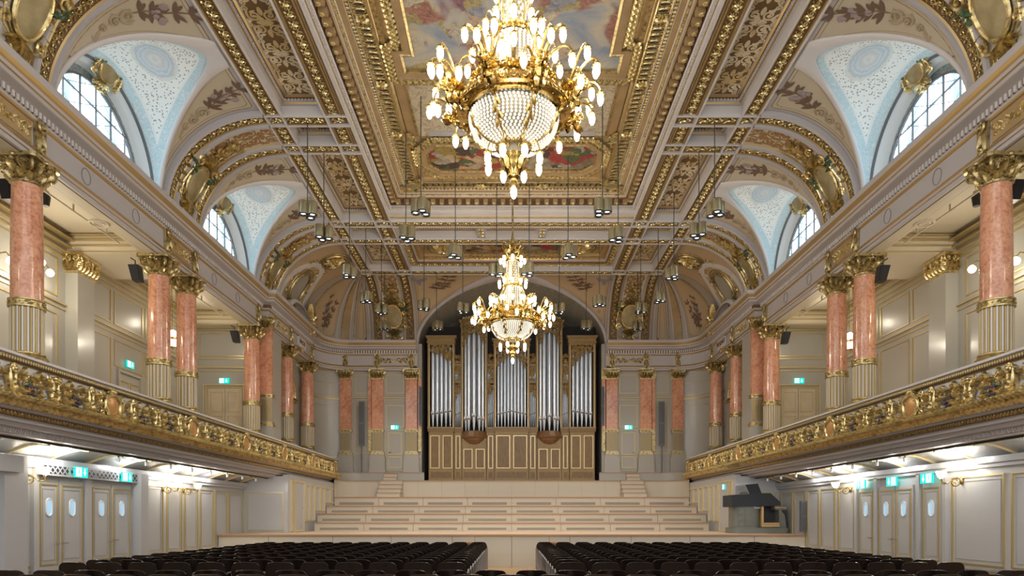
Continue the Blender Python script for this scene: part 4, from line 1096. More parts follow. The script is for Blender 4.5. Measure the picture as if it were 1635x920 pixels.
# ---- balconies
def make_balcony(s):
    root = empty('balcony_front', (0,0,0))
    tag(root, 'gilded balcony front running along the %s side of the hall above the doors' % SIDE[s], 'balcony', 'balcony fronts', 'thing')
    path = [(s*8.0, 5.0), (s*8.0, 31.0)]
    def sw(name, prof, mats, ml, smooth=False):
        mb = MB(); mb.sweep(path, prof, mats, inward=s); V = prof
        mb.add([(s*(8.0-o), 31.0, z) for o, z in prof], [tuple(range(len(prof)))], 0)
        return mb.build(name, ml, root, smooth)
    sw('handrail', [(-.22,4.0),(-.22,4.235),(.10,4.235),(.125,4.22),(.125,4.185),(.10,4.175)], 0, [MT['rib_white']])
    sw('leaf_strip', [(.10,4.175),(.105,4.14),(.085,4.09),(.04,4.075)], 0, [MT['band']])
    sw('frieze_panel', [(.04,4.075),(.03,4.06),(.03,3.575),(.07,3.565),(.09,3.545)], [1,0,0,1], [MT['rib_white'], MT['gold_dark']])
    sw('cornice_moulding', [(.09,3.545),(.10,3.39),(.06,3.375),(.06,3.33),(.01,3.32),(.0,3.30),(-.03,3.27),(-.05,3.23),(-.10,3.22),(-.10,3.17),(-.16,3.155),(-.20,3.10),(-.32,3.09),(-.36,3.03),(-.42,3.0),(-.60,2.99),(-.60,2.95),(-.66,2.95)],
       [1,0,0,0,1,1,1,0,0,0,2,0,2,2,0,3,3], [MT['rib'], MT['band'], MT['rib'], MT['black']])
    mb = MB(); o = Orn()
    for q in (-1, 1):
        o.leaf(-.02, q*.005, q*1.15, .12, .055, .05, 1.4); o.leaf(.03, q*.0, q*.8, .105, .045, .07, 1.2)
    o.leaf(-.05, 0, 0, .11, .05, .085, 1.2); o.bead(.065, 0, .06, .018, 5, 4)
    run_orn(mb, o, lambda a, b, h: (s*(7.89-h), a, 3.465+b), 6.5, 30.98, .125)
    mb.build('leaf_moulding', MT['gold'], root, True)
    mb = MB(); o = Orn(); o.leaf(0, .035, -PI/2, .07, .05, .015); o.bead(.03, .02, .012, .012, 5, 4)
    run_orn(mb, o, lambda a, b, h: (s*(7.90-h), a, 4.125+b), 6.5, 30.98, .06); mb.build('leaf_tip_row', MT['flute'], root, True)
    mb = MB(); o = Orn(); o.leaf(0, .03, -PI/2, .08, .07, .015); o.leaf(.06, -.04, PI/2, .07, .05, .012)
    run_orn(mb, o, lambda a, b, h: (s*(8.34-h-b*.5), a, 3.06+b), 6.5, 24.0, .12); mb.build('lower_leaf_row', MT['rib'], root, True)
    mb = MB(); o = Orn(); o.leaf(0, .02, -PI/2+.6, .06, .04, .015); o.leaf(0, -.02, PI/2+.6, .06, .04, .015)
    run_orn(mb, o, lambda a, b, h: (s*(8.02-h-b*.5), a, 3.27+b), 6.5, 30.98, .08); mb.build('carved_band', MT['gold_dark'], root, True)
    P = lambda a, b, h: (s*(7.965-h*.9), a, 3.795+b*.95)
    # one of each ornament, then copies
    def part(name, pieces):
        o0 = None
        for orn, m, nm in pieces:
            mb = MB(); orn.emit(mb, P); ob = mb.build(nm if o0 else name, m, o0 or root, True, 50)
            o0 = o0 or ob
        return o0
    md = Orn(); md.ell(0, 0, .19, .23, .035, .10, 6, 24); md.ell(0, 0, .25, .275, .02, .05, 5, 24)
    for k in range(22): t = 2*PI*k/22; md.bead(.225*math.cos(t), .255*math.sin(t), .10, .017, 5, 4)
    for q in (-1, 1):
        md.scroll(q*.22, .20, .075, PI*.5, 1.4, -q, .022, .07); md.scroll(q*.24, -.19, .07, -PI*.5, 1.4, q, .022, .07)
        for k in range(4): md.leaf(q*.28, -.12+.09*k, (0 if q > 0 else PI)+q*.4*(k-1.5), .12, .08, .04)
    for k in range(5): md.leaf(0, .22, PI/2+.45*(k-2), .11, .07, .09)
    for k in range(5): md.leaf(0, -.22, -PI/2+.45*(k-2), .10, .07, .07)
    pl = Orn(); pl.dome(0, 0, .175, .215, .07, .06)
    md2 = Orn(); md2.join(md); md2.V = [np.concatenate(md2.V)*np.array([1.3,1,1])]; md = md2; pl.V = [np.concatenate(pl.V)*np.array([1.36,1,1])]
    cs = Orn(); cs.scroll(0, .17, .085, PI, 1.5, -1, .03, .11); cs.curve([(-.07,.16,.10),(-.09,0,.12),(-.04,-.14,.10),(.05,-.2,.06),(.11,-.17,.05)], .035)
    cs.curve([(.07,.16,.09),(.03,0,.11),(.02,-.12,.09),(.09,-.24,.05)], .03); cs.plate([(-.09,-.24),(.10,-.24),(.07,.2),(-.07,.2)], 0, .06)
    for k in range(3): cs.leaf(.0, .02-.08*k, -PI/2+.5*(k-1), .15, .09, .10)
    cs.bead(0, .21, .10, .05)
    ly = Orn()
    for q in (-1, 1): ly.curve([(q*.12,.22,.06),(q*.06,.12,.09),(q*.055,-.02,.10),(q*.09,-.14,.09),(q*.02,-.23,.07)], .032); ly.scroll(q*.13, .19, .06, PI/2, 1.3, -q, .022, .07); ly.curve([(q*.022,.14,.08),(q*.022,-.1,.08)], .014)
    ly.plate([(-.06,-.24),(.06,-.24),(.05,-.14),(-.05,-.14)], 0, .11); ly.bead(0,.20,.09,.045)
    for k in range(3): ly.leaf(0, -.13, PI/2+.7*(k-1), .14, .07, .10)
    lt = Orn()
    for k in range(-4, 5):
        for q in (-1, 1):
            a0, a1 = k*.07-.20*q, k*.07+.20*q; p = [(max(-.22,min(.22,a0+(a1-a0)*t)), -.12+.30*t, .025) for t in (0,.5,1)]
            if abs(k*.07) < .2: lt.curve(p, .010, .025, 4)
    gf = Orn(); r = random.Random(5)
    for k in range(34): gf.leaf(r.uniform(-.30,.30), r.uniform(-.27,.16), r.uniform(0,6.3), r.uniform(.08,.14), .05, .055, 1.2)
    for k in range(9): gf.scroll(r.uniform(-.26,.26), r.uniform(-.22,.18), r.uniform(.035,.065), r.uniform(0,6), 1.4, 1 if k % 2 else -1, .013, .05)
    f1, f2, f3 = Orn(), Orn(), Orn()
    U_ = lambda m: max(-1.2, min(1.2, r.gauss(0, 1)))*m
    for k in range(9): f1.bead(U_(.08), -.12+U_(.05), .06+r.uniform(0,.05), r.uniform(.022,.036), 7, 5)
    for k in range(6): f2.bead(U_(.09), -.11+U_(.06), .06+r.uniform(0,.05), r.uniform(.022,.034), 7, 5)
    for k in range(9): f3.leaf(U_(.07), -.10+U_(.05), r.uniform(0,6.3), .13, .06, .06)
    protos = {}
    first_ = {'medallion': [(md, MT['gold'], ''), (pl, MT['tin'], 'oval_plate')], 'console': [(cs, MT['gold'], '')], 'lyre_bracket': [(ly, MT['gold'], '')],
              'lattice': [(lt, MT['rib_white'], '')], 'fruit_garland': [(f1, MT['fruit_dark'], ''), (f2, MT['fruit_red'], 'russet_fruit'), (f3, MT['fruit_green'], 'green_leaf')], 'gilt_foliage': [(gf, MT['gold'], '')]}
    def put(kind, y):
        if y > 30.85 or y < 7.6: return
        if kind not in protos: o_ = protos[kind] = part(kind, first_[kind])
        else:
            o_ = protos[kind].copy(); COL.objects.link(o_); o_.parent = root
            for g in protos[kind].children: d = g.copy(); COL.objects.link(d); d.parent = o_
        o_.location = (0, y, 0)
    for k in range(-3, 7):
        y0 = 13.5+3.4*k
        put('medallion', y0)
        for q in (-1, 1):
            put('console', y0+q*.70); put('lattice', y0+q*1.12); put('fruit_garland', y0+q*1.14); put('gilt_foliage', y0+q*1.14); put('gilt_foliage', y0+q*.5); put('gilt_foliage', y0+1.7+q*.22)
        put('lyre_bracket', y0+1.7)
    return root
for s in (-1, 1): make_balcony(s)
for s in (-1, 1):
    mb = MB(); mb.bx(s*8.0, s*11.8, 5.0, 30.5, 4.0, 4.24); trim(mb, MT['cream'], name='floor_gallery_%s' % SIDE[s])
    # curved soffit under the balcony with ribs
    so = [(8.62,2.96),(8.8,2.985),(9.0,2.96),(9.2,2.89),(9.45,2.79)]
    mb = MB(); mb.grid(lambda y, q: (s*so[int(q)][0], y, so[int(q)][1]), (5.0, 24.1), range(5))
    cl = trim(mb, MT['soffit'], True, 60, name='ceiling_under_balcony_%s' % SIDE[s])
    mb = MB(); y = 9.1
    while y < 24: 
        mb.tube([(s*x, y, z-.01) for x, z in so], .03, 6); y += 1.21
    mb.build('soffit_rib', MT['cream_gold'], cl, True)
    mb = MB(); mb.bx(s*9.30, s*9.45, 5, 24.1, 2.66, 2.78); mb.bx(s*9.36, s*9.45, 5, 24.1, 2.58, 2.66); mb.build('soffit_cornice', MT['paint_low'], cl)

# ---- gallery rooms behind the columns
for s in (-1, 1):
    G = lambda a, b, h: (s*(XG-h), a, b)
    mb = MB(); mb.bx(s*XG, s*(XG+.2), 5, 25.4, 4.2, 9.2); wg = struct(mb.build('wall_gallery_%s' % SIDE[s], MT['paint']))
    mb = MB()
    for z, h in ((8.36,.05),(8.50,.09),(8.66,.14),(8.84,.22)): mb.bx(s*(XG-h), s*XG, 5, 25.2, z, z+.035)
    for z, h in ((7.12,.06),(7.0,.03)): mb.bx(s*(XG-h), s*XG, 5, 25.2, z, z+.04)
    edges = [9.3, 10.6, 12.0, 13.3, 14.6, 16.2, 17.65, 18.75, 20.0, 21.7, 23.3, 25.1]
    for a, b in zip(edges[:-1], edges[1:]):
        if (a, b) == (17.65, 18.75): continue
        pframe(mb, G, a+.08, b-.08, 7.28, 8.26); pframe(mb, G, a+.08, b-.08, 6.05 if 19 < a < 22 and s < 0 else 4.4, 6.85)
    mb.build('panel_moulding', MT['gold_panel'], wg)
    mb = MB(); mb.bx(s*9.6, s*XG, 5, 25.4, 9.05, 9.2); cg = trim(mb, MT['cream'], name='ceiling_gallery_%s' % SIDE[s])
    mb = MB()
    for y0, y1 in ((11.5,13.5),(17.95,19.95),(24.6,25.3)): mb.bx(s*9.6, s*XG, y0, y1, 8.55, 9.06)
    mb.build('ceiling_beam', MT['cream'], cg)
    mb = MB()
    for y0, y1 in ((11.5,13.5),(17.95,19.95),(24.6,25.3)):
        for e, z in ((.10,8.98),(.06,8.86),(.03,8.72),(.02,8.56)):
            mb.bx(s*9.66, s*(XG-.03), y0-e, y0, z, z+.035)
    mb.build('gilt_fillet', MT['gold_panel'], cg)
    E = lambda a, b, h: (s*a, 25.3-h, b)
    mb = MB(); mb.bx(s*9.5, s*11.9, 25.3, 25.5, 4.2, 9.1); we = struct(mb.build('wall_gallery_end_%s' % SIDE[s], MT['paint']))
    mb = MB()
    for z, h in ((7.12,.06),(7.0,.03),(7.45,.03),(8.5,.1)): rectf(mb, E, 9.5, XG, z, z+.04, 0, h)
    pframe(mb, E, 9.75, 11.55, 7.55, 8.42); pframe(mb, E, 9.80, 11.42, 4.25, 6.52, .05, .06); pframe(mb, E, 9.92, 11.30, 4.25, 6.42, .03, .03)
    mb.build('panel_moulding', MT['gold_panel'], we)
    dn = 3 if s < 0 else 4
    mb = MB(); rectf(mb, E, 9.98, 10.60, 4.25, 6.36, 0, .03); rectf(mb, E, 10.62, 11.24, 4.25, 6.36, 0, .03); d_ = struct(mb.build('door_%d' % dn, MT['cream_panel']))
    mb = MB()
    for a in (10.06, 10.70):
        pframe(mb, E, a, a+.46, 5.5, 6.25, .03, .05); pframe(mb, E, a, a+.46, 4.4, 5.36, .03, .05)
    mb.build('door_moulding', MT['gold_panel'], d_)
    # gallery wall pilaster with gilt capital (plain painted shaft)
    root = empty('gallery_pilaster', (s*(XG-.05), 18.25, 4.25)); tag(root, 'plain grey pilaster with gilt capital on the %s gallery wall' % SIDE[s], 'pilaster', kind='thing')
    mb = MB(); mb.bx(-.28,.28,-.36,.36,0,3.75); mb.build('shaft', MT['paint'], root)
    mb = MB(); mb.bx(-.31,.31,-.40,.40,3.75,3.82); mb.bx(-.38,.38,-.5,.5,4.2,4.28); o = Orn()
    for k in range(6): o.acanthus(-.36+.144*k, .03, PI/2, .24, .16, .05, 1)
    for k in range(4): o.scroll(-.36+.24*k, .33, .11, PI/2, 1.4, (-1)**k, .028, .07)
    for k in range(5): o.bead(-.3+.15*k, .3, .07, .05)
    o.emit(mb, lambda a, b, h: (-s*(.28+h), a, 3.8+b)); o.emit(mb, lambda a, b, h: (a*.75, -(.36+h), 3.8+b)); mb.build('capital', MT['gold'], root, True)
    r_ = empty('ceiling_ring', (s*9.68, 16.0, 8.49)); tag(r_, 'pale round ring fitting on the %s gallery ceiling beside the pipe' % SIDE[s], 'ceiling fitting', kind='thing')
    mb = MB(); mb.lathe([(.17,.01),(.18,-.03),(.21,-.03),(.22,.01)], 28); mb.lathe([(.09,.01),(.10,-.02),(.12,-.02),(.13,.01)], 28); mb.build('outer_ring', MT['cream'], r_, True)
    mb = MB(); mb.lathe([(0,-.005),(.09,-.005)], 24); mb.build('inner_disc', MT['cream_panel'], r_)
    # lamp tube with hangers below the ceiling
    for y0, y1, lab in ((13.7, 17.3, 'nearest'), (20.2, 23.6, 'farther')):
        r_ = empty('hanging_pipe', (s*9.95, y0, 8.55)); tag(r_, 'thin cream lighting pipe on brackets under the %s gallery ceiling, %s bay' % (SIDE[s], lab), 'pipe', 'lighting pipes under the gallery ceilings', 'thing')
        mb = MB(); mb.tube([(0,0,0),(0,y1-y0,0)], .022, 6); mb.build('pipe', MT['cream'], r_)
        for k in range(3):
            yy = (y1-y0)*(.15+.35*k); mb = MB(); mb.tube([(0,yy,0),(0,yy,.5)], .02, 6); mb.bx(-.1,.1,yy-.05,yy+.05,.46,.5); mb.build('bracket', MT['cream'], r_)
# left gallery wall door head
G = lambda a, b, h: (-(XG-h), a, b)
mb = MB(); rectf(mb, G, 20.25, 21.45, 4.25, 5.9, 0, .01); d_ = struct(mb.build('door_5', MT['paint']))
mb = MB(); pframe(mb, G, 20.2, 21.5, 4.25, 6.0, .08, .08); mb.build('door_frame', MT['paint'], d_)
mb = MB(); pframe(mb, G, 20.35, 20.8, 4.3, 5.7, .03, .04); pframe(mb, G, 20.9, 21.35, 4.3, 5.7, .03, .04); mb.build('door_moulding', MT['gold_panel'], d_)

# ---- lower side walls with doors
for s in (-1, 1):
    L = lambda a, b, h: (s*(XW-h), a, b)
    mb = MB(); mb.bx(s*XW, s*(XW+.25), 4.0, 24.3, 0, 2.9); wl = struct(mb.build('wall_%s' % SIDE[s], MT['paint_low']))
    g, w = MB(), MB()
    if s < 0: strips = [(12.95,13.45),(17.35,18.5),(18.65,19.55),(19.65,20.55),(20.65,21.6),(21.7,22.65),(22.75,23.95)]
    else: strips = [(9.5,10.9),(11.0,12.9),(13.05,14.65),(18.75,19.75),(19.9,20.85),(20.95,21.8),(21.9,22.85),(22.95,23.95)]
    for a, b in strips:
        pframe(g, L, a+.02, b-.02, .62, 2.45, .034, .03); pframe(w, L, a+.12, b-.12, .72, 2.35, .012, .014); pframe(g, L, a+.02, b-.02, .12, .50, .025, .02)
    rectf(w, L, 9, 24.1, .53, .58, 0, .035); rectf(w, L, 9, 24.1, 0, .1, 0, .03)
    g.build('panel_moulding', MT['gold_panel'], wl); w.build('inner_moulding', MT['slot'] if False else MT['paint'], wl)
    if s < 0:
        leaves = [(13.55,14.16,1),(14.20,14.98,-1),(15.25,16.0,1),(16.04,16.84,-1)]
        # box with lattice grille over the doors, jambs and mullion
        mb = MB(); mb.bx(-9.45,-9.28,13.45,17.15,2.44,2.68); mb.bx(-9.45,-9.2,16.95,17.3,0,2.68); mb.bx(-9.45,-9.36,15.02,15.22,0,2.44); mb.bx(-9.45,-9.36,13.38,13.52,0,2.44)
        mb.bx(-9.45,-9.1,12.25,12.85,0,2.75); mb.bx(-9.2,-9.0,9.5,12.6,2.42,2.72)
        gr = mb.build('door_surround_trim', MT['paint_low'], wl)
        mb = MB()
        for a, b in ((13.5,14.3),(14.36,15.2),(15.26,16.1),(16.16,16.9)):
            mb.add([(-9.275,a,2.48),(-9.275,b,2.48),(-9.275,b,2.64),(-9.275,a,2.64)], [(0,1,2,3)], 0, [(a,0),(b,0),(b,.16),(a,.16)])
        mb.build('lattice_grille', MT['grille'], wl)
    else:
        leaves = [(14.95,15.62,1),(16.0,16.72,1),(16.76,17.5,-1),(17.72,18.48,-1)]
        mb = MB()
        for y in (14.8, 15.75, 17.6, 18.6): mb.bx(9.36,9.45,y-.06,y+.06,0,2.6)
        mb.build('door_surround_trim', MT['paint_low'], wl)
    mbr = MB()
    for k, (a, b, hs) in enumerate(leaves):
        n_ = (6 if s < 0 else 10)+k
        mb = MB(); rectf(mb, L, a, b, .03, 2.36, 0, .05); d_ = struct(mb.build('door_%d' % n_, MT['paint_low']))
        mb = MB(); pframe(mb, L, a+.04, b-.04, .62, 2.28, .032, .07); pframe(mb, L, a+.04, b-.04, .1, .52, .025, .07); mb.build('door_moulding', MT['gold_panel'], d_)
        mb = MB(); pframe(mb, L, a+.12, b-.12, .72, 2.18, .012, .06); mb.build('inner_moulding', MT['paint'], d_)
        c = (a+b)/2; zc = 1.80
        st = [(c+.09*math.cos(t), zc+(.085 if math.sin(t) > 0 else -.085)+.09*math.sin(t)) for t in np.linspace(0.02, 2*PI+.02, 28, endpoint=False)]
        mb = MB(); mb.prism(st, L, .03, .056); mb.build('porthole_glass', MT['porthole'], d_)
        mb = MB(); mb.tube([L(p[0], p[1], .06) for p in st]+[L(st[0][0], st[0][1], .06)], .016, 6); mb.build('porthole_rim', MT['white'], d_, True)
        hy = b-.05 if hs > 0 else a+.05
        mb = MB(); mb.tube([L(hy, 1.06, .05), L(hy, 1.06, .11), L(hy-hs*.13, 1.06, .115)], .011, 6); mb.prism([(hy-.02,1.0),(hy+.02,1.0),(hy+.02,1.1),(hy-.02,1.1)], L, .05, .06); mb.ball(L(hy, .96, .055), .018, 0, 6, 4); mb.build('door_handle', MT['steel'], d_, True)
    # end wall under the balcony and side wall of the stage
    mb = MB(); mb.bx(s*7.9, s*9.7, 24.1, 24.3, 0, 3.05); w2 = struct(mb.build('wall_stage_end_%s' % SIDE[s], MT['paint_low']))
    Q = lambda a, b, h: (s*a, 24.1-h, b)
    mb = MB(); pframe(mb, Q, 8.05, 9.32, 1.12, 2.48, .03, .025); mb.build('panel_moulding', MT['gold_panel'], w2)
    mb = MB(); mb.bx(s*7.9, s*8.15, 24.3, 30.6, 0, 3.12); w3 = struct(mb.build('wall_stage_side_%s' % SIDE[s], MT['paint_low']))
    S_ = lambda a, b, h: (s*(7.9-h), a, b)
    mb = MB(); ed = [26.1, 26.75, 27.4, 28.2, 28.9, 29.7, 30.5]; zb = [1.45,1.45,1.85,1.85,2.2,2.2]
    for a, b, z in zip(ed[:-1], ed[1:], zb): pframe(mb, S_, a+.06, b-.06, z, 2.86, .05, .03)
    pframe(mb, S_, 24.45, 24.62, 1.1, 2.92, .03, .03); mb.build('panel_moulding', MT['cream_gold'], w3)
    mb = MB(); rectf(mb, S_, 24.75, 25.85, 1.06, 2.9, 0, .03); d_ = struct(mb.build('door_%d' % (14 if s < 0 else 15), MT['paint_low']))
    mb = MB(); pframe(mb, S_, 24.72, 25.9, 1.06, 2.94, .06, .05); mb.build('door_moulding', MT['cream_gold'], d_)
    mb = MB(); mb.tube([S_(25.7,1.95,.03), S_(25.7,1.95,.08), S_(25.6,1.95,.08)], .012, 5); mb.build('door_handle', MT['steel'], d_)
# ------------------------------------------------------------------ stage, organ, chandeliers, chairs and the smaller things
# ---- stage platform and risers
root = empty('stage_platform', (0,0,0)); tag(root, 'low stage platform with beige front and oak edge behind the chairs', 'stage', kind='thing')
mb = MB(); mb.bx(-9.42, 9.42, 21.94, 24.08, 0, 1.0); mb.bx(-7.88, 7.88, 24.08, 31.5, 0, 1.0); mb.build('front_board', MT['stage'], root)
mb = MB(); mb.bx(-9.43, 9.43, 21.9, 24.08, 1.0, 1.05); mb.bx(-7.88, 7.88, 24.08, 31.5, 1.0, 1.05); mb.build('stage_floor', MT['stage_wood'], root)
mb = MB(); mb.bx(-9.435, 9.435, 21.885, 21.9, .99, 1.046); mb.build('edge_strip', MT['edge_wood'], root)
mb = MB()
for px in (428, 531, 624, 722, 758, 817, 877, 910, 1008, 1102, 1205): x = WX(px, 21.9); mb.bx(x-.006, x+.006, 21.93, 21.945, 0, .99)
mb.build('joint', MT['slot'], root)
for q in (-1, 1):
    r_ = empty('stage_step', (q*1.32, 21.6, 0)); tag(r_, 'small oak step against the stage front on the %s of the aisle' % SIDE[q], 'step', kind='thing')
    mb = MB(); mb.bx(-.16,.16,-.3,.28,.78,.82); mb.build('tread', MT['edge_wood'], r_); mb = MB(); mb.bx(-.14,.14,-.02,.28,0,.78); mb.build('body', MT['stage'], r_)
RIS = [(26.3, 7.60, 1.05, 1.395), (27.6, 7.87, 1.395, 1.745), (29.0, 7.87, 1.745, 2.09), (30.3, 7.87, 2.09, 2.50)]
for k, (y, hw, z0, z1) in enumerate(RIS):
    r_ = empty('stage_riser', (0, y, z0)); tag(r_, 'pale stage riser with vent slots, %s' % ('lowest of the four', 'second step from the bottom', 'third step from the bottom', 'highest of the four')[k], 'riser', 'stage risers', 'thing')
    y1 = (RIS[k+1][0] if k < 3 else 31.62)-y; h = z1-z0
    mb = MB(); mb.bx(-hw, hw, .02, y1, 0, h-.04); mb.build('riser_board', MT['stage'], r_)
    mb = MB(); mb.bx(-hw, hw, 0, y1, h-.04, h); mb.build('tread', MT['stage_wood'], r_)
    mb = MB(); mb.bx(-hw, hw, -.01, 0, h-.045, h-.003); mb.build('edge_strip', MT['edge_wood'], r_)
    mb = MB(); n = 8; w = 2*hw/n
    for i in range(1, n): mb.bx(-hw+w*i-.006, -hw+w*i+.006, .012, .03, 0, h-.045)
    mb.build('joint', MT['slot'], r_)
    for i in range(n):
        a = -hw+w*i+w*.11; b = -hw+w*(i+1)-w*.11
        mb = MB(); mb.bx(a, b, .013, .03, h*.18, h*.40)
        for j in range(1, 3): mb.bx(a, b, .007, .02, h*.18+h*.22*j/3-.006, h*.18+h*.22*j/3+.006, 1)
        mb.build('vent_grille', [MT['slot'], MT['stage']], r_)
# organ gallery parapet with curved ends
def par_path(x0, yc_, r, n=10):
    R = arc_pts(x0-r, yc_-r, r, 0, 90, n); return R+[(-x, y) for x, y in reversed(R)]
mb = MB(); pth = par_path(7.88, 31.6, 1.0); mb.sweep([(7.88, 30.3)]+pth+[(-7.88, 30.3)], [(0,2.3),(0,3.27)], 0, inward=1)
g_ = struct(mb.build('wall_organ_gallery', MT['stage'], smooth=True))
mb = MB(); mb.sweep([(7.88, 30.3)]+pth+[(-7.88, 30.3)], [(-.9,3.30),(.03,3.30),(.03,3.265)], [1,0], inward=1); mb.bx(-6.9, 6.9, 31.63, 32.4, 3.2, 3.295, 1); mb.build('edge_strip', [MT['edge_wood'], MT['stage_wood']], g_)
mb = MB()
for k in range(-5, 6): mb.bx(k*1.08-.004, k*1.08+.004, 31.585, 31.61, 2.5, 3.265)
mb.build('joint', MT['paint'], g_)
for s in (-1, 1):
    mb = MB(); pt = [(s*x, y) for x, y in [(8.2, 30.5)] + arc_pts(6.95, 30.75, 1.25, 0, 90, 10) + [(4.1, 32.0)]]
    mb.sweep(pt, [(0,3.2),(0,3.67),(.02,3.67),(.02,3.70),(-1.4,3.70)], [0,1,1,0], inward=s); trim(mb, [MT['paint'], MT['edge_wood']], True, 40)
    for nm, x0, x1, ys, zs, lab in (('stage_stairs', 5.03, 6.05, [30.62, 30.87, 31.12, 31.37], 2.5, 'four oak stairs up to the organ gallery'), ('ledge_steps', 5.35, 5.95, [31.62, 31.82], 3.3, 'two small steps below the back wall door')):
        r_ = empty(nm, (s*(x0+x1)/2, ys[0], zs)); tag(r_, lab+' on the %s of the organ' % SIDE[s], 'stairs', kind='thing')
        hw = (x1-x0)/2
        for i, yy in enumerate(ys):
            z = .2*(i+1) if nm == 'stage_stairs' else .17*(i+1); mb = MB(); mb.bx(-hw, hw, yy-ys[0], ys[-1]-ys[0]+.22, 0 if i == 0 else z-.2, z-.035, 0); mb.bx(-hw-.01, hw+.01, yy-ys[0]-.015, ys[-1]-ys[0]+.22, z-.035, z, 1)
            mb.build('tread', [MT['stage'], MT['edge_wood']], r_)

# ---- organ
org = empty('pipe_organ', (0, 32.3, 3.30)); tag(org, 'large oak pipe organ with silver pipes and gilt fretwork under the arch', 'organ', kind='thing')
def oz(py): return WZ(py, 32.2)-3.30
def ox(px): return WX(px, 32.2)
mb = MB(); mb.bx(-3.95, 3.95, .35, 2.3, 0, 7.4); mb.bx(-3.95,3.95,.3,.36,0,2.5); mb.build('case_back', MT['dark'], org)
SEC = []   # (x0, x1, kind)
for q in (-1, 1):
    SEC += [(q*3.93, q*2.74, 'A'), (q*2.74, q*2.36, 'B'), (q*2.36, q*1.20, 'C'), (q*1.20, q*.80, 'B')]
SEC.append((-.80, .80, 'E'))
ztop = 2.55
for x0, x1, k in SEC:
    a, b = min(x0, x1), max(x0, x1); pr = {'A': -.02, 'B': .10, 'C': .04, 'E': -.06}[k]
    mb = MB(); mb.bx(a+.01, b-.01, pr, .4, 0, ztop-.2); mb.bx(a, b, pr-.04, .4, 0, .10)
    mb.build('lower_case', MT['oak'], org)
    mb = MB()
    for e, z, t in (((.05,ztop-.2,.06),(.10,ztop-.14,.06),(.16,ztop-.08,.08)) if k != 'C' else ((.0,ztop-.26,.06),)): mb.bx(a-e*.25, b+e*.25, pr-e, .4, z, z+t)
    mb.build('cornice', MT['oak'], org)
    mb = MB(); n = int((b-a)/.055)
    for i in range(n): mb.ball((a+.03+(b-a-.06)*(i+.5)/n, pr-.01, ztop-.28), .013, 0, 5, 4)
    mb.build('bead_row', MT['cream_gold'], org)
    O = lambda u, v, h: (u, pr-h, v)
    np_ = 1 if k == 'B' else 2; wid = (b-a)/np_
    top = 2.15 if k != 'C' else 1.52
    for i in range(np_):
        u0, u1 = a+wid*i+(.09 if k != 'B' else .10), a+wid*(i+1)-(.09 if k != 'B' else .10)
        mb = MB(); rectf(mb, O, u0, u1, .62, top, 0, .008); pn = mb.build('lattice_panel', MT['oak_dark'], org)
        mb = MB(); pframe(mb, O, u0-.01, u1+.01, .61, top+.01, .028, .022); mb.build('panel_frame', MT['cream_gold'], pn)
    mb = MB(); rectf(mb, O, a+.1, b-.1, .16, .44, -.02, .004); mb.build('base_panel', MT['oak_dark'], org)
    if k == 'C':   # corbel basket under the round tower
        c = (a+b)/2; mb = MB(); mb.lathe([(0,1.56),(.06,1.60),(.04,1.67),(.10,1.70),(.34,1.80),(.50,1.95),(.53,2.02),(.62,2.05),(.66,2.12),(.58,2.30),(.55,2.36),(.0,2.36)], 8, (c, .25, 0), 0, PI, 2*PI)
        mb.build('corbel', mk_wood('corbel_oak', (0.20,0.105,0.045), (0.26,0.145,0.065)) if q < 9 else MT['oak'], org, True, 20)
    # stiles
    mb = MB()
    zt = {'A': 6.45, 'B': 5.9, 'C': 7.2, 'E': 6.3}[k]
    for xx in (a, b): mb.bx(xx-.05, xx+.05, pr+.02, .4, ztop-.2, zt)
    mb.build('stile', MT['oak'], org)
    mb = MB()
    for xx in (a+.035, b-.035): mb.bx(xx-.012, xx+.012, pr-.02, pr+.05, ztop, zt)
    mb.build('stile_bead', MT['cream_gold'], org)
    # crown
    if k != 'B':
        mb = MB(); h0 = zt
        for e, z, t in ((.0,0,.10),(.06,.10,.05),(.02,.15,.16),(.08,.31,.06),(.12,.37,.05)):
            if k == 'C': mb.lathe([(.62+e,h0+z),(.62+e,h0+z+t),(.0,h0+z+t)], 8, ((a+b)/2, .3, 0), 0, PI, 2*PI)
            mb.bx(a-e*.8-.04, b+e*.8+.04, pr-e, .45, h0+z, h0+z+t)
        mb.build('crown', MT['oak'], org)
        mb = MB(); n = 12
        for i in range(n): mb.ball((a+.06+(b-a-.12)*(i+.5)/n, pr-.04, h0+.23), .022, 0, 5, 4)
        if k == 'C':
            o = Orn()
            for i in range(9): o.leaf(a+(b-a)*(i+.5)/9, h0+.42, PI/2+.1*(i-4), .22-.02*abs(i-4), .12, .03)
            o.emit(mb, lambda u, v, h: (u, -.1-h, v))
        mb.build('crown_bead', MT['cream_gold'], org)
    # fretwork
    o = Orn(); r = random.Random(int(abs(a)*100)+3)
    def fret(u0, u1, zt_, depth, n):
        m = 0
        while m < n:
            u, v = r.uniform(u0, u1), r.uniform(0, 1); dd = depth((u-u0)/(u1-u0))
            if v*1.0 < dd: o.scroll(u, zt_-v, r.uniform(.05,.085), r.uniform(0,6.3), 1.3, r.choice((-1,1)), .014, .02, 0, 4, 10); o.leaf(u, zt_-v, r.uniform(0,6.3), .12, .05, .02); m += 1
        for t in np.linspace(0, 1, 22): o.bead(u0+(u1-u0)*t, zt_-depth(t), .02, .022, 5, 4)
    inner = 1 if (a+b)/2 < 0 else 0
    if k == 'A': fret(a+.06, b-.06, zt, (lambda t: .30+.75*t*t) if inner else (lambda t: .30+.75*(1-t)**2), 80)
    if k == 'C': fret(a+.06, b-.06, zt, lambda t: .22+.62*abs(2*t-1)**2.2, 70)
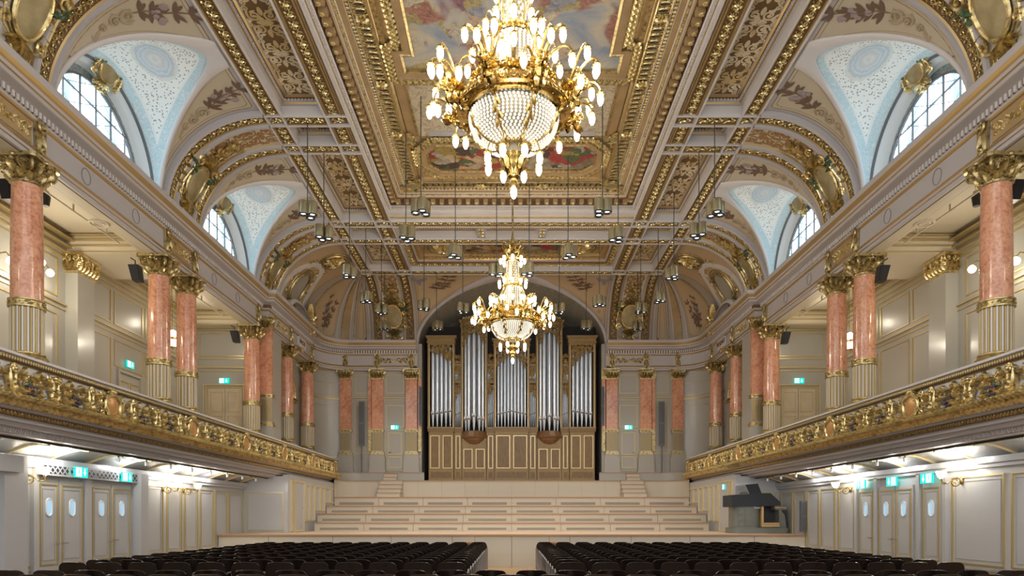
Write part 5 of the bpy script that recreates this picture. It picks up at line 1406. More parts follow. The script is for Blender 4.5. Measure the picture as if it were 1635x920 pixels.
    if k == 'E': fret(a+.06, b-.06, zt, lambda t: .30+.75*abs(2*t-1)**1.6, 90)
    if k == 'B':
        for zz, fn_, nn_ in ((zt-.45, (lambda t: .2+.4*(t if inner else 1-t)), 22), (zt+.1, (lambda t: .35), 14), (4.62, (lambda t: .2+.45*(1-t if inner else t)), 22)):
            fret(a+.06, b-.06, zz, fn_, nn_)
            if zz != 4.62: mb = MB(); o.emit(mb, lambda u, v, h: (u, .12-h, v)); mb.build('fretwork', MT['oak_carved'], org, True); o = Orn()
        for z0_, z1_ in ((4.66, 4.80), (zt-.45, zt-.30)):
            mb = MB(); mb.bx(a, b, pr+.02, .4, z0_, z1_); mb.build('transom', MT['oak'], org)
    mb = MB(); yf = {'A': .0, 'B': .12, 'C': -.20, 'E': -.03}[k]
    if k == 'C':
        c = (a+b)/2; o.emit(mb, lambda u, v, h: (u, .3-np.sqrt(np.maximum(.02, .64**2-(u-c)**2))-h, v))
    else: o.emit(mb, lambda u, v, h: (u, yf-h, v))
    mb.build('fretwork', MT['oak_carved'], org, True)
    # pipes
    def pipe(x, y, r_, z0, zm, z1):
        mb = MB(); mb.lathe([(r_*.25,z0),(r_*.97,zm-.02),(r_,zm),(r_,z1),(r_*.9,z1)], 14, (x, y, 0)); p_ = mb.build('pipe', MT['pipe'], org, True, 50)
        mb = MB(); m = r_*.72; mb.bx(x-m, x+m, y-r_*1.03-.01, y-r_*.5, zm-.02, zm+r_*1.25, 0); mb.bx(x-m*.85, x+m*.85, y-r_*1.03-.014, y-r_*.6, zm-.015, zm+.03, 1); mb.build('pipe_mouth', [MT['white'], MT['black']], p_)
    if k in 'AE':
        n = 5 if k == 'A' else 9; w = (b-a-.16)/n
        for i in range(n):
            t = (i+.5)/n; mid = abs(2*t-1) if k == 'E' else (1-t if inner else t)
            pipe(a+.08+w*(i+.5), .17, w*.47, ztop, ztop+.62+.16*(1-mid), zt-.08)
    if k == 'C':
        c = (a+b)/2
        for i in range(5):
            an = PI+PI*(i+.5)/5; pipe(c+.42*math.cos(an), .30+.42*math.sin(an), .118, 2.34, 2.92+(.12 if i == 2 else 0), zt-.06)
    if k == 'B':
        w = (b-a-.10)/4
        for i in range(4):
            pipe(a+.05+w*(i+.5), .22, w*.40, ztop, ztop+.62+.03*i, 4.6); 
        w = (b-a-.10)/5
        mb = MB()
        for i in range(5): mb.lathe([(.01,4.8),(w*.4,5.0),(w*.42,5.02),(w*.42,zt-.4)], 10, (a+.05+w*(i+.5), .22, 0))
        mb.bx(a+.04, b-.04, .16, .2, 5.02, 5.05)
        mb.build('small_pipe_rank', MT['pipe'], org, True)

# ---- chandeliers
def make_chandelier():
    root = empty('chandelier')
    def part(name, mb, m, sm=True, an=50): return mb.build(name, m, root, sm, an)
    mb = MB(); mb.tube([(0,0,3.8),(0,0,6.3)], .028, 8); mb.lathe([(.028,3.75),(.07,3.85),(.05,4.0),(.03,4.1)], 12); part('suspension_rod', mb, MT['gold_dark'])
    mb = MB(); o = Orn()
    for k in range(10): a = 2*PI*k/10; mb.tube([(.06*math.cos(a),.06*math.sin(a),3.55),(.26*math.cos(a),.26*math.sin(a),3.62),(.34*math.cos(a),.34*math.sin(a),3.74),(.28*math.cos(a),.28*math.sin(a),3.82)], [.02,.03,.022,.012], 5); mb.ball((.28*math.cos(a),.28*math.sin(a),3.82), .03, 0, 6, 4)
    mb.lathe([(.05,3.86),(.12,3.74),(.24,3.66),(.26,3.58),(.16,3.54)], 20); part('crown', mb, MT['brass'])
    mb = MB()
    for z, r, h in ((3.30,.23,.10),(2.45,.27,.12),(1.56,.66,.12),(1.24,.74,.05),(.74,.25,.08)):
        mb = MB()
        mb.lathe([(r*.96,z),(r*1.05,z+h*.2),(r*1.0,z+h*.5),(r*1.06,z+h*.85),(r*.95,z+h)], 32)
        for k in range(24): a = 2*PI*k/24; mb.ball((r*1.06*math.cos(a), r*1.06*math.sin(a), z+h*.5), h*.22, 0, 5, 4)
        part('ring', mb, MT['brass'])
    mb = MB(); mb.lathe([(.17,2.57),(.13,2.7),(.12,3.1),(.16,3.3)], 20)
    for k in range(8):
        a = 2*PI*k/8; mb.tube([(.2*math.cos(a),.2*math.sin(a),2.57),(.23*math.cos(a),.23*math.sin(a),2.8),(.19*math.cos(a),.19*math.sin(a),3.3)], .015, 5)
        mb.tube([(.62*math.cos(a),.62*math.sin(a),1.68),(.60*math.cos(a),.60*math.sin(a),1.9),(.42*math.cos(a),.42*math.sin(a),2.15),(.28*math.cos(a),.28*math.sin(a),2.46)], [.03,.035,.028,.02], 6)
    part('stem_cage', mb, MT['brass'])
    # crystal neck and bowl made of beads
    mb = MB(); core = MB()
    core.lathe([(.52,1.70),(.44,1.95),(.32,2.2),(.25,2.44)], 24); core.lathe([(.16,2.6),(.16,3.28)], 16)
    core.lathe([(.22,.79),(.40,.85),(.55,.96),(.63,1.10),(.66,1.25)], 32)
    core.lathe([(.14,.62),(.19,.70),(.20,.80)], 16)
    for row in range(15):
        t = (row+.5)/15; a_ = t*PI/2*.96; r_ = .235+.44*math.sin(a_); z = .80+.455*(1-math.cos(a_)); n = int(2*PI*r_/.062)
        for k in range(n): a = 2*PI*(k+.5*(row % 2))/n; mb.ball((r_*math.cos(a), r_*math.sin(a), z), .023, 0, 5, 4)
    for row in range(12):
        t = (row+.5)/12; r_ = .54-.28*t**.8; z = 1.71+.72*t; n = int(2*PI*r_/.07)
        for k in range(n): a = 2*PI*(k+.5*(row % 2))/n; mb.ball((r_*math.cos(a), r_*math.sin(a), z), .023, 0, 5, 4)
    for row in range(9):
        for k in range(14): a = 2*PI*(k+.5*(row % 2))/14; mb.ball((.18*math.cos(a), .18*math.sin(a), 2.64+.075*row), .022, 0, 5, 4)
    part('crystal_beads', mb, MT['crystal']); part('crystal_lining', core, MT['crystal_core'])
    # bowl ribs with masks
    mb = MB()
    for k in range(8):
        a = 2*PI*(k+.5)/8; P_ = []
        for t in np.linspace(0, 1, 9): a_ = t*PI/2*.97; r_ = .25+.45*math.sin(a_); P_.append((r_*math.cos(a), r_*math.sin(a), .79+.465*(1-math.cos(a_))))
        mb.tube(P_, .017, 5); o = Orn(); o.rosette(0, 0, .10, 7, .03); o.bead(0, 0, .05, .05); 
        for e in range(4): o.leaf(.02*(-1)**e, -.10-.09*e, -PI/2+.3*(-1)**e, .12, .06, .02)
        ca, sa = math.cos(a), math.sin(a)
        o.emit(mb, lambda u, v, h: ((.76+h+np.minimum(v,0)*.55)*ca-u*sa, (.76+h+np.minimum(v,0)*.55)*sa+u*ca, 1.24+v*.85))
    part('bowl_rib', mb, MT['brass'])
    # pierced metal band above the bowl
    mb = MB(); mb.lathe([(.74,1.27),(.86,1.29),(.83,1.40),(.68,1.58)], 32); o = Orn(); C = 2*PI*.84
    for k in range(32):
        u = C*k/32; o.ell(u, .13, .045, .09, .012, .015, 4, 10); o.leaf(u+C/64, .02, PI/2, .22, .05, .02)
    for k in range(8):
        u = C*k/8; o.rosette(u, .36, .11, 7, .04)
        for q in (-1, 1): o.scroll(u+q*.14, .36, .07, PI/2, 1.4, q, .018, .03); o.leaf(u, .36, PI/2+q*.7, .24, .1, .04)
    o.emit(mb, lambda u, v, h: ((.87+h-.5*v)*np.cos(u/.84), (.87+h-.5*v)*np.sin(u/.84), 1.29+v*.85)); part('pierced_band', mb, MT['brass'])
    # lower vase and finial
    mb = MB(); mb.lathe([(.03,.17),(.07,.19),(.085,.22),(.05,.26),(.05,.30),(.10,.33),(.075,.38),(.10,.46),(.17,.60),(.20,.64),(.13,.66)], 20)
    o = Orn(); C = 2*PI*.14
    for k in range(8): o.leaf(C*k/8, .0, PI/2, .20, .10, .03)
    o.emit(mb, lambda u, v, h: ((.11+h+v*.35)*np.cos(u/.14), (.11+h+v*.35)*np.sin(u/.14), .42+v)); part('lower_vase', mb, MT['brass'])
    # arms and bulbs
    bm = MB(); bm.lathe([(.0,-.185),(.022,-.175),(.042,-.135),(.050,-.085),(.043,-.035),(.026,0)], 10); bulb0 = [None]; cap = MB(); cap.lathe([(.034,-.01),(.05,-.005),(.045,.02),(.015,.05),(.0,.055)], 8)
    for k in range(6): a = 2*PI*k/6; cap.ball((.05*math.cos(a), .05*math.sin(a), -.008), .014, 0, 5, 4)
    bmesh_ = bm.mesh('bulb', MT['bulb'], True); cmesh = cap.mesh('bulb_cap', MT['brass'], True)
    def bulb(p):
        b = bpy.data.objects.new('bulb', bmesh_); COL.objects.link(b); b.parent = root; b.location = p
        c = bpy.data.objects.new('bulb_cap', cmesh); COL.objects.link(c); c.parent = b
    def arm(name, az, r0, z0, tips, th=.018, leafy=True):
        mb = MB(); ca, sa = math.cos(az), math.sin(az)
        for r1, tg, z1 in tips:
            s0 = np.array((r0, 0, z0)); e0 = np.array((r1, tg, z1+.05)); m1 = s0+(e0-s0)*.35+np.array((0,0,.16)); m2 = s0+(e0-s0)*.8+np.array((0,0,.24))
            P_ = []
            for t in np.linspace(0, 1, 9): P_.append((1-t)**3*s0+3*(1-t)**2*t*m1+3*(1-t)*t*t*m2+t**3*e0)
            P_ = [(p[0]*ca-p[1]*sa, p[0]*sa+p[1]*ca, p[2]) for p in P_]; mb.tube(P_, list(np.linspace(th*1.3, th*.7, 9)), 5)
            bulb((r1*ca-tg*sa, r1*sa+tg*ca, z1))
        if leafy:
            o = Orn(); rr = random.Random(int(az*100))
            for k in range(9): o.leaf(rr.uniform(-.05,.22), rr.uniform(-.12,.12), rr.uniform(0,6.3), .17, .09, .05)
            for k in range(3): o.scroll(.06+.09*k, -.06+.07*k, .08, 2+k, 1.4, (-1)**k, .018, .04)
            o.rosette(.05, .06, .10, 7, .06)
            for q in (-1, 1): o.emit(mb, lambda u, v, h: ((r0+u)*ca-q*h*sa, (r0+u)*sa+q*h*ca, z0+v))
        mb.build(name, MT['brass'], root, True)
    for k in range(8):
        az = 2*PI*(k+.5)/8+.0
        arm('branch_arm', az, .86, 1.42, [(1.30,0,1.72),(1.22,.22,1.84),(1.22,-.22,1.84),(1.26,.34,1.50),(1.16,-.34,1.38)])
    for k in range(12): arm('upper_arm', 2*PI*k/12, .50, 1.78, [(.70,0,2.02)], .013, False)
    for k in range(10): arm('upper_arm', 2*PI*(k+.5)/10, .26, 2.52, [(.44,0,2.62)], .012, False)
    for k in range(8): arm('top_arm', 2*PI*k/8, .22, 3.35, [(.38,0,3.36)], .012, False)
    for k in range(8): arm('lower_arm', 2*PI*(k+.5)/8, .20, .70, [(.42,0,.62)], .013, False)
    bulb((0,0,.19))
    return root
ch1 = make_chandelier(); ch1.location = (.03, 10.35, 6.42)
tag(ch1, 'huge gilt chandelier with crystal bowl and opal bulbs, nearest to the camera', 'chandelier', 'crystal chandeliers', 'thing')
ch2 = dup(ch1, (.03, 21.75, 6.48)); tag(ch2, 'farther gilt chandelier with crystal bowl hanging in front of the organ', 'chandelier', 'crystal chandeliers', 'thing')
LW = (1.0, .92, .80)
CH_P = 42.0
for c, y, z in ((ch1, 10.35, 6.42), (ch2, 21.75, 6.48)):
    for k in range(6):
        a = 2*PI*(k+.5)/6; point_light('lamp_glow', (.03+1.45*math.cos(a), y+1.45*math.sin(a), z+1.48), CH_P, LW, .12)
    for k in range(3):
        a = 2*PI*k/3; point_light('lamp_glow', (.03+.6*math.cos(a), y+.6*math.sin(a), z+2.75), CH_P*.7, LW, .12)
    point_light('lamp_glow', (.03, y, z-.10), CH_P*.8, LW, .1)

# ---- hanging spotlight clusters
def make_cluster(rz):
    root = empty('pendant_spotlight'); C_ = [(-.14,.02),(.14,.02),(.0,-.17)]
    mb = MB(); mb.tube([(0,0,.30),(0,0,3.14)], .014, 6); mb.lathe([(.03,.30),(.03,.40),(.014,.43)], 8); mb.build('cable', MT['cable'], root)
    for x, y in C_:
        mb = MB(); mb.lathe([(.123,.0),(.13,.0),(.13,.32),(.12,.34),(0,.34)], 20, (x, y, 0)); can = mb.build('lamp_can', MT['can'], root, True, 35)
        mb = MB(); mb.lathe([(.124,.02),(.124,-.025),(.105,-.03),(.06,.02)], 20, (x, y, 0)); mb.build('black_ring', MT['black'], can, True, 35)
        mb = MB(); mb.lathe([(.0,.012),(.06,.012)], 14, (x, y, 0)); mb.build('spot_lens', MT['lens'], can)
    return root
cl0 = make_cluster(0); k = 0
mb = MB(); mb.tube([(0,0,.30),(0,0,2.74)], .014, 6); mb.lathe([(.03,.30),(.03,.40),(.014,.43)], 8); short_cable = mb.mesh('cable', MT['cable'])
PEND = [(491,336),(517,372),(558,434),(584,475),(609,494),(614,521),(672,332),(648,374),(727,402),(677,487),(697,520),(739,492),(793,431)]
PLAB = ['outer row, first and nearest','outer row, second','outer row, third','outer row, fourth','outer row, fifth','outer row, last before the wall cartouche','inner row, first and nearest','inner row, second','inner row, third','inner row, fourth below the arch spring','inner row, last above the organ tower','below the arch crown','behind the far chandelier']
RP = [(1141,333),(1116,369),(1076,437),(1051,475),(1023,492),(1018,521),(962,332),(987,375),(907,402),(957,482),(936,520),(893,493),(845,431)]
for s, lst in ((-1, PEND), (1, RP)):
    for i, (px, py) in enumerate(lst):
        d = 8.3*F_PX/(CY-py); c = cl0 if k == 0 else dup(cl0); k += 1
        if d > 24: [setattr(q, 'data', short_cable) for q in c.children if q.name.startswith('cable')]
        c.location = (WX(px, d), d, 9.9-.15); c.rotation_euler = (0, 0, rnd.uniform(0, 6.3))
        tag(c, 'hanging cluster of three metal spotlights %s of centre, %s' % (SIDE[s], PLAB[i]), 'spotlight', 'hanging spotlight clusters', 'thing')
        l = bpy.data.lights.new('spot_beam', 'SPOT'); l.energy = 150; l.spot_size = 1.5; l.spot_blend = .6; l.color = (1,.96,.90); l.shadow_soft_size = .1
        lo = bpy.data.objects.new('spot_beam', l); COL.objects.link(lo); lo.location = (c.location.x, d, 9.62)

# ---- chairs
def chair_mesh():
    root = empty('concert_chair')
    def back(u, v, side):
        w = (.215+.035*min(1, v*1.6)); z = .43+v*(.42-.055*abs(u)**5); x = u*w*(1-.10*max(0, v-.8)/.2*abs(u)**3)
        return (x, -.20-.08*v-.030*(1-u*u)+side*.011, z)
    us = np.linspace(-1, 1, 13); vs = [0,.4,.75,.9,.97,1]
    mb = MB()
    loop = [(v, -1) for v in vs]+[(1.0, 0)]+[(v, 1) for v in reversed(vs)]+[(0, -1)]
    mb.grid(lambda u, q: back(u, loop[int(q)][0]+(.012 if loop[int(q)][1] == 0 else 0), loop[int(q)][1]), us, range(len(loop)), 0)
    for e in (0, 12): mb.add([back(us[e], v, sd) for v, sd in loop[:-1]], [tuple(range(len(loop)-1))], 0)
    mb.build('backrest', MT['chair_wood'], root, True, 60)
    mb = MB(); mb.grid(lambda u, v: (u*.235, -.19+.42*v, .445-.02*math.sin(PI*v)+(.03 if 0 < v < 1 and abs(u) < 1 else 0)), (-1,-.9,0,.9,1), (0,.05,.5,.95,1), 0); mb.bx(-.235,.235,-.19,.23,.40,.44); mb.build('seat', MT['chair_seat'], root, True, 40)
    for q in (-1, 1):
        mb = MB(); mb.tube([(q*.245,-.27,.0),(q*.245,-.225,.40),(q*.245,-.24,.66)], .012, 5); mb.tube([(q*.245,.20,.0),(q*.245,.17,.42),(q*.245,.12,.64),(q*.245,.04,.67),(q*.245,-.22,.665)], .012, 5)
        mb.tube([(q*.245,-.24,.20),(q*.245,.18,.20)], .009, 5); mb.build('side_frame', MT['chair_metal'], root, True)
    return root
chair0 = chair_mesh(); nch = 0; far_chairs = MB()
CH_MESH = {c.name: c for c in chair0.children}
NROW = 14
def add_chair(x, y, lab, jit=True):
    global nch
    c = chair0 if nch == 0 else dup(chair0); nch += 1
    c.location = (x, y, 0); c.rotation_euler = (0, 0, rnd.uniform(-.025, .025))
    tag(c, lab, 'chair', 'dark wooden chairs of the stalls', 'thing')
chair_parts = [(np.array([tuple(v.co) for v in c.data.vertices]), [tuple(p.vertices) for p in c.data.polygons], i) for i, c in enumerate(sorted(chair0.children, key=lambda q: q.name))]
for r in range(NROW):
    y = 11.62+r*.708; from_cam = r
    for s in (-1, 1):
        for k in range(12):
            x = s*(.99+k*.572)
            if r < 10:
                add_chair(x, y, 'dark wooden stalls chair %s of the aisle, %s row past cross gangway, %s from aisle' % (SIDE[s], ORD[r], ORD[k]))
            else:
                for V, F, i in chair_parts: far_chairs.add(V+np.array((x, y, 0)), F, i)
fc = far_chairs.build('distant_chair_rows', [MT['chair_wood'], MT['chair_seat'], MT['chair_metal'], MT['chair_metal']], smooth=True, angle=50)
names_ = [c.name for c in sorted(chair0.children, key=lambda q: q.name)]
tag(fc, 'last four rows of dark wooden chairs in front of the stage', 'chair', 'dark wooden chairs of the stalls', 'stuff')
for r, y in ((0, 9.92), (1, 9.20)):
    for k in range(26 if r == 0 else 24):
        x = (k-(12.5 if r == 0 else 11.5))*.567+(-.01 if r == 0 else .28)
        n = k+1; lab = 'dark wooden stalls chair in the %s row before the gangway, ' % ('far' if r == 0 else 'near')
        h = 13 if r == 0 else 12
        lab += ('%s left of centre' % ORD[h-1-k]) if k < h else ('%s right of centre' % ORD[k-h])
        add_chair(x, y, lab)
# pale slips stand in for glints of the chair arms at the aisle
mb = MB(); mb.bx(-.006,.006,-.05,.05,-.025,.025); glint_me = mb.mesh('arm_glint', MT['plate'])
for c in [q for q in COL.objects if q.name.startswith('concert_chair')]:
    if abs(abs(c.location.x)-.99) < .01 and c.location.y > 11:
        p = bpy.data.objects.new('arm_glint', glint_me); COL.objects.link(p); p.parent = c; p.location = (-.262 if c.location.x > 0 else .262, -.12, .70)
# little track spotlights along the balcony edge
ts0 = None
for s in (-1, 1):
    for i in range(8):
        if ts0 is None:
            ts0 = empty('track_spotlight'); mb = MB(); mb.lathe([(.0,-.09),(.03,-.09),(.035,.0),(0,.0)], 10); mb.build('housing', MT['white'], ts0, True, 40); mb = MB(); mb.bx(-.012,.012,-.012,.012,0,.05); mb.build('stem', MT['black'], ts0); c = ts0
        else: c = dup(ts0)
        c.location = (s*8.64, 15.0+i*1.15, 2.905); tag(c, 'tiny white track spotlight under the %s balcony edge, %s from the camera' % (SIDE[s], ORD[i]), 'spotlight', 'track spotlights under the balcony edges', 'thing')

# ---- organ console under its cover
root = empty('organ_console', (8.42, 23.05, 1.05)); tag(root, 'grey green organ console under a dark cloth cover at the stage edge', 'organ console', kind='thing')
def rr(x0, x1, y0, y1, r, n=6):
    o = []
    for cx_, cy, a0 in ((x1-r,y0+r,-90),(x1-r,y1-r,0),(x0+r,y1-r,90),(x0+r,y0+r,180)): o += arc_pts(cx_, cy, r, a0, a0+90, n)
    return o
ID = lambda a, b, h: (a, b, h)
mb = MB(); mb.prism(rr(-.98,.98,-.1,.95,.25), ID, 0, .17); mb.prism(rr(-.96,.96,-.08,.93,.24), ID, .17, .20); mb.build('plinth', MT['console_grey'], root, True, 30)
mb = MB(); mb.prism(rr(-.90,.02,.0,.85,.28), ID, .20, .92); mb.build('body', MT['console_grey'], root, True, 30)
mb = MB()
for x in (-.78,-.53): pframe(mb, lambda a, b, h: (a, -.0-h, b), x, x+.24, .24, .42, .008, .004); pframe(mb, lambda a, b, h: (a, -.0-h, b), x, x+.24, .44, .62, .008, .004); pframe(mb, lambda a, b, h: (a, -.0-h, b), x, x+.24, .64, .84, .008, .004)
mb.build('panel_joint', MT['slot'], root)
mb = MB(); mb.bx(.02,.09,.0,.8,.22,.92); mb.bx(.09,.62,.0,.5,.22,.30); mb.bx(.09,.62,.0,.45,.31,.36); mb.build('pine_frame', MT['pine'], root)
mb = MB(); mb.bx(.09,.62,.45,.85,.22,1.0); mb.build('manual_recess', MT['black'], root)
mb = MB(); mb.prism([(.62,.2),(.86,.2),(.80,.62),(.66,.80),(.60,.80),(.62,.55)], lambda a, b, h: (a, h, b), .0, .6); mb.bx(.48,.86,.0,.6,.80,.86); mb.build('bench', MT['console_grey'], root)
mb = MB(); mb.bx(.46,.86,-.02,.3,.86,.89); mb.build('music_desk', MT['pine'], root)
mb = MB(); pr = [(-1.0,.90),(.62,.93),(.64,1.05),(.30,1.36),(-.15,1.36),(-.3,1.34),(-1.0,1.30)]
mb.prism(pr, lambda a, b, h: (a, h, b), -.06, .95); mb.build('cloth_cover', MT['cover'], root)
mb = MB(); mb.prism([(-.30,1.34),(.10,1.36),(.0,1.70),(-.42,1.66)], lambda a, b, h: (a, h+(b-1.3)*.25, b), .2, .24); mb.build('covered_screen', MT['cover'], root)
cu = bpy.data.curves.new('maker_lettering', 'FONT'); cu.body = 'Kuhn'; cu.size = .10; cu.extrude = .003; cu.align_x = 'CENTER'
t = bpy.data.objects.new('maker_lettering', cu); COL.objects.link(t); cu.materials.append(MT['white']); t.parent = root; t.location = (-.13, -.012, .84); t.rotation_euler = (PI/2, 0, 0); to_mesh(t)

# ---- loudspeakers
def speaker_col(x, y, z0, z1, w, label, pole=0, mat='grey_metal'):
    r_ = empty('column_loudspeaker', (x, y, z0-pole)); h = z1-z0
    mb = MB(); mb.bx(-w/2,w/2,-.08,.08,pole,pole+h); bd = mb.build('body', MT[mat], r_)
    mb = MB(); mb.bx(-w*.4,w*.4,-.088,-.078,pole+.06,pole+h*.48); mb.bx(-w*.4,w*.4,-.088,-.078,pole+h*.52,pole+h-.06); mb.build('grille', MT['black'] if mat != 'grey_metal' else plain('grey_speaker_mesh', (0.10,0.105,0.11), .6), r_)
    if pole: mb = MB(); mb.tube([(0,0,0),(0,0,pole)], .035, 8); mb.build('pole', MT['grey_metal'], r_)
    tag(r_, label, 'loudspeaker', kind='thing'); return r_
for s in (-1, 1):
    speaker_col(s*WX(1057, 31.9), 31.95, WZ(711, 31.9), WZ(641, 31.9), .24, 'tall grey column loudspeaker on a pole before the back wall, %s of organ' % SIDE[s], WZ(711, 31.9)-3.70)
    speaker_col(s*4.28, 32.15, WZ(680, 32.2), WZ(618, 32.2), .14, 'slim grey column loudspeaker on the %s edge of the organ arch' % SIDE[s], 0)
speaker_col(9.36, 21.9, 1.13, WZ(800, 21.9), .2, 'dark grey column loudspeaker on the wall behind the organ console', 0)
def box_speaker(px, py, d, label, s, tilt=.2):
    x, z = WX(px, d), WZ(py, d); r_ = empty('wall_loudspeaker', (x, d, z))
    mb = MB(); mb.prism([(-.10,-.20),(.10,-.20),(.13,.20),(-.13,.20)], lambda a, b, h: (a+b*tilt*s, h, b), -.10, .10); mb.build('cabinet', MT['black'], r_)
    mb = MB(); mb.prism([(-.085,-.18),(.085,-.18),(.11,.18),(-.11,.18)], lambda a, b, h: (a+b*tilt*s, h, b), -.11, -.099); mb.build('grille', MT['dark'], r_)
    mb = MB(); mb.tube([(s*.03,.0,.18),(s*.05,.03,.34),(s*.18,.06,.42)], .016, 5); mb.build('bracket', MT['black'], r_)
    tag(r_, label, 'loudspeaker', kind='thing')
for s, pts in ((-1, [(13,305,13.6),(218,437,17.2),(376,538,23.8)]), (1, [(1619,306,13.6),(1408,438,17.2),(1254,540,23.8)])):
    for (px, py, d), w in zip(pts, ('nearest column', 'second column pair', 'fourth column')):
        box_speaker(px, py, d, 'black box loudspeaker hung beside the %s of the %s balcony' % (w, SIDE[s]), s)
for s, px, py in ((-1, 73, 318), (1, 1559, 318)):
    d = 15.2; r_ = empty('stage_spotlight', (WX(px, d), d, WZ(py, d))); tag(r_, 'small black spotlight clamped to the %s gallery pipe' % SIDE[s], 'spotlight', kind='thing')
    mb = MB(); mb.lathe([(.0,-.16),(.07,-.16),(.10,.05),(.06,.12),(0,.12)], 12); mb.build('housing', MT['black'], r_, True, 40)
    mb = MB(); mb.tube([(0,0,.1),(0,0,.35)], .02, 6); mb.bx(-.05,.05,-.04,.04,.1,.18); mb.build('clamp', MT['cream'], r_)

# ---- emergency exit signs
def exit_sign(loc, ax, n, w, h, label, flip=False):
    """running figure through a door and an arrow, on a lit green plate"""
    r_ = empty('exit_sign', loc); tag(r_, label, 'exit sign', kind='thing')
    P = lambda a, b, hh: tuple(a*ax[i]+(0,0,b)[i]+hh*n[i] for i in range(3))
    mb = MB(); rectf(mb, P, -w/2, w/2, -h/2, h/2, -.02, .02); mb.build('plate', MT['exit_green'], r_)
    f = -1 if flip else 1; u = h/2
    mb = MB(); rectf(mb, P, min(f*-w*.46, f*-w*.02), max(f*-w*.46, f*-w*.02), -u*.85, u*.85, .02, .023); mb.build('door_field', MT['exit_white'], r_)
    mb = MB(); c = f*-w*.24
    mb.prism([(c+.16*u*math.cos(t), u*.55+.16*u*math.sin(t)) for t in np.linspace(0, 2*PI, 10, endpoint=False)], P, .023, .026)
    for poly in ([(-.1,.35),(.15,.35),(.12,-.15),(-.12,-.1)], [(-.12,-.1),(.05,-.12),(-.25,-.5),(-.5,-.45),(-.48,-.35),(-.3,-.36)], [(-.02,-.12),(.14,-.15),(.30,-.4),(.2,-.8),(.08,-.78),(.16,-.42)], [(.1,.3),(.35,.1),(.5,.2),(.45,.3),(.33,.22),(.15,.38)]):
        mb.prism([(c+a*u*f, b*u) for a, b in poly], P, .023, .026)
    mb.build('running_figure', MT['exit_green'], r_)
    mb = MB(); c = f*w*.24
    for poly in ([(-.12,.7),(.12,.7),(.12,-.05),(-.12,-.05)], [(-.42,.0),(.42,.0),(0,-.72)]): mb.prism([(c+a*u, b*u) for a, b in poly], P, .02, .024)
    mb.build('arrow', MT['exit_white'], r_); return r_
PX = (1,0,0)
for px, y_, lab in ((121, 14.15, 'over the first double doors'), (195, 16.0, 'over the second double doors')):
    exit_sign((-9.22, 9.33*F_PX/(CX-px), 2.56), (0,1,0), (1,0,0), .42, .22, 'green exit sign %s, left wall' % lab)
for px, lab in ((1377, 'over the far single door'), (1426, 'over the middle double doors'), (1482, 'over the near single door')):
    exit_sign((9.30, 9.33*F_PX/(px-CX), 2.47), (0,-1,0), (-1,0,0), .42, .22, 'green exit sign %s, right wall' % lab, True)
for s in (-1, 1):
    exit_sign((s*5.52, 32.22, WZ(682.5, 32.2)), PX, (0,-1,0), .36, .19, 'green exit sign above the back wall door %s of the organ' % SIDE[s])
    exit_sign((s*10.62, 25.22, WZ(608, 25.2)), PX, (0,-1,0), .36, .19, 'green exit sign above the double door at the end of %s gallery' % SIDE[s])
exit_sign((-11.62, 20.8, 6.25), (0,1,0), (1,0,0), .36, .2, 'green exit sign above the left gallery side door')
r_ = exit_sign((7.86, 25.3, 2.72), (0,-1,0), (-1,0,0), .2, .2, 'small green escape sign on the right stage side door')

# ---- wall sconces
def make_sconce(loc, n, label):
    """two opal tulip shades on a curled brass arm; n points into the room"""
    r_ = empty('wall_sconce', loc); tag(r_, label, 'wall lamp', 'brass wall sconces under the balconies', 'thing')
    mb = MB(); mb.ball((0,0,0), (.03,.05,.09)); A = Orn(); A.scroll(.13, .0, .11, PI, 1.4, 1, .014, 0, .0, 5, 14); A.emit(mb, lambda a, b, h: (n*a, h, b-.02))
    mb.tube([(0,0,0),(n*.08,0,.07),(n*.2,0,.02),(n*.30,0,-.06),(n*.40,0,-.02),(n*.42,0,.06)], .012, 6); mb.tube([(n*.30,0,-.06),(n*.30,.18,-.05),(n*.30,.2,.06)], .012, 6)
    mb.build('arm', MT['brass'], r_, True)
    for x, y in ((n*.42, 0), (n*.30, .2)):
        mb = MB(); mb.lathe([(.025,.06),(.06,.09),(.085,.15),(.10,.20),(.09,.20),(.0,.12)], 12, (x, y, 0)); mb.build('opal_shade', MT['lamp'], r_, True)
    point_light('sconce_glow', (loc[0]+n*.40, loc[1]+.08, loc[2]+.32), SCONCE_P, (1,.9,.74), .09)
SCONCE_P = 11.0
for y, lab in ((13.15, 'before the first double doors'), (18.45, 'after the second double doors'), (19.6, 'second one after the doors'), (10.2, 'nearest the camera')):
    make_sconce((-9.42, y, 2.36), 1, 'brass wall sconce with two glowing opal shades, left wall, %s' % lab)
for y, lab in ((14.3, 'before the near single door'), (19.0, 'before the organ console'), (10.4, 'nearest the camera')):
    make_sconce((9.42, y, 2.36), -1, 'brass wall sconce with two glowing opal shades, right wall, %s' % lab)
# small flush downlights set in the ribbed soffit
k = 0; dl0 = None
for s in (-1, 1):
    for i, y in enumerate((11.0, 13.3, 15.6, 17.9, 20.2)):
        if dl0 is None:
            dl0 = empty('soffit_downlight'); mb = MB(); mb.lathe([(.05,0),(.075,-.005),(.075,.02)], 16); mb.build('ring', MT['white'], dl0); mb = MB(); mb.lathe([(0,.006),(.05,.006)], 14); mb.build('lens', MT['lens'], dl0); c = dl0
        else: c = dup(dl0)
        c.location = (s*9.0, y+.55, 2.945); tag(c, 'small flush downlight under the %s balcony, %s from the camera' % (SIDE[s], ORD[i]), 'downlight', 'flush downlights under the balconies', 'thing')
        point_light('downlight_glow', (s*9.0, y+.55, 2.80), 10.0, (.95,.97,1.0), .05)

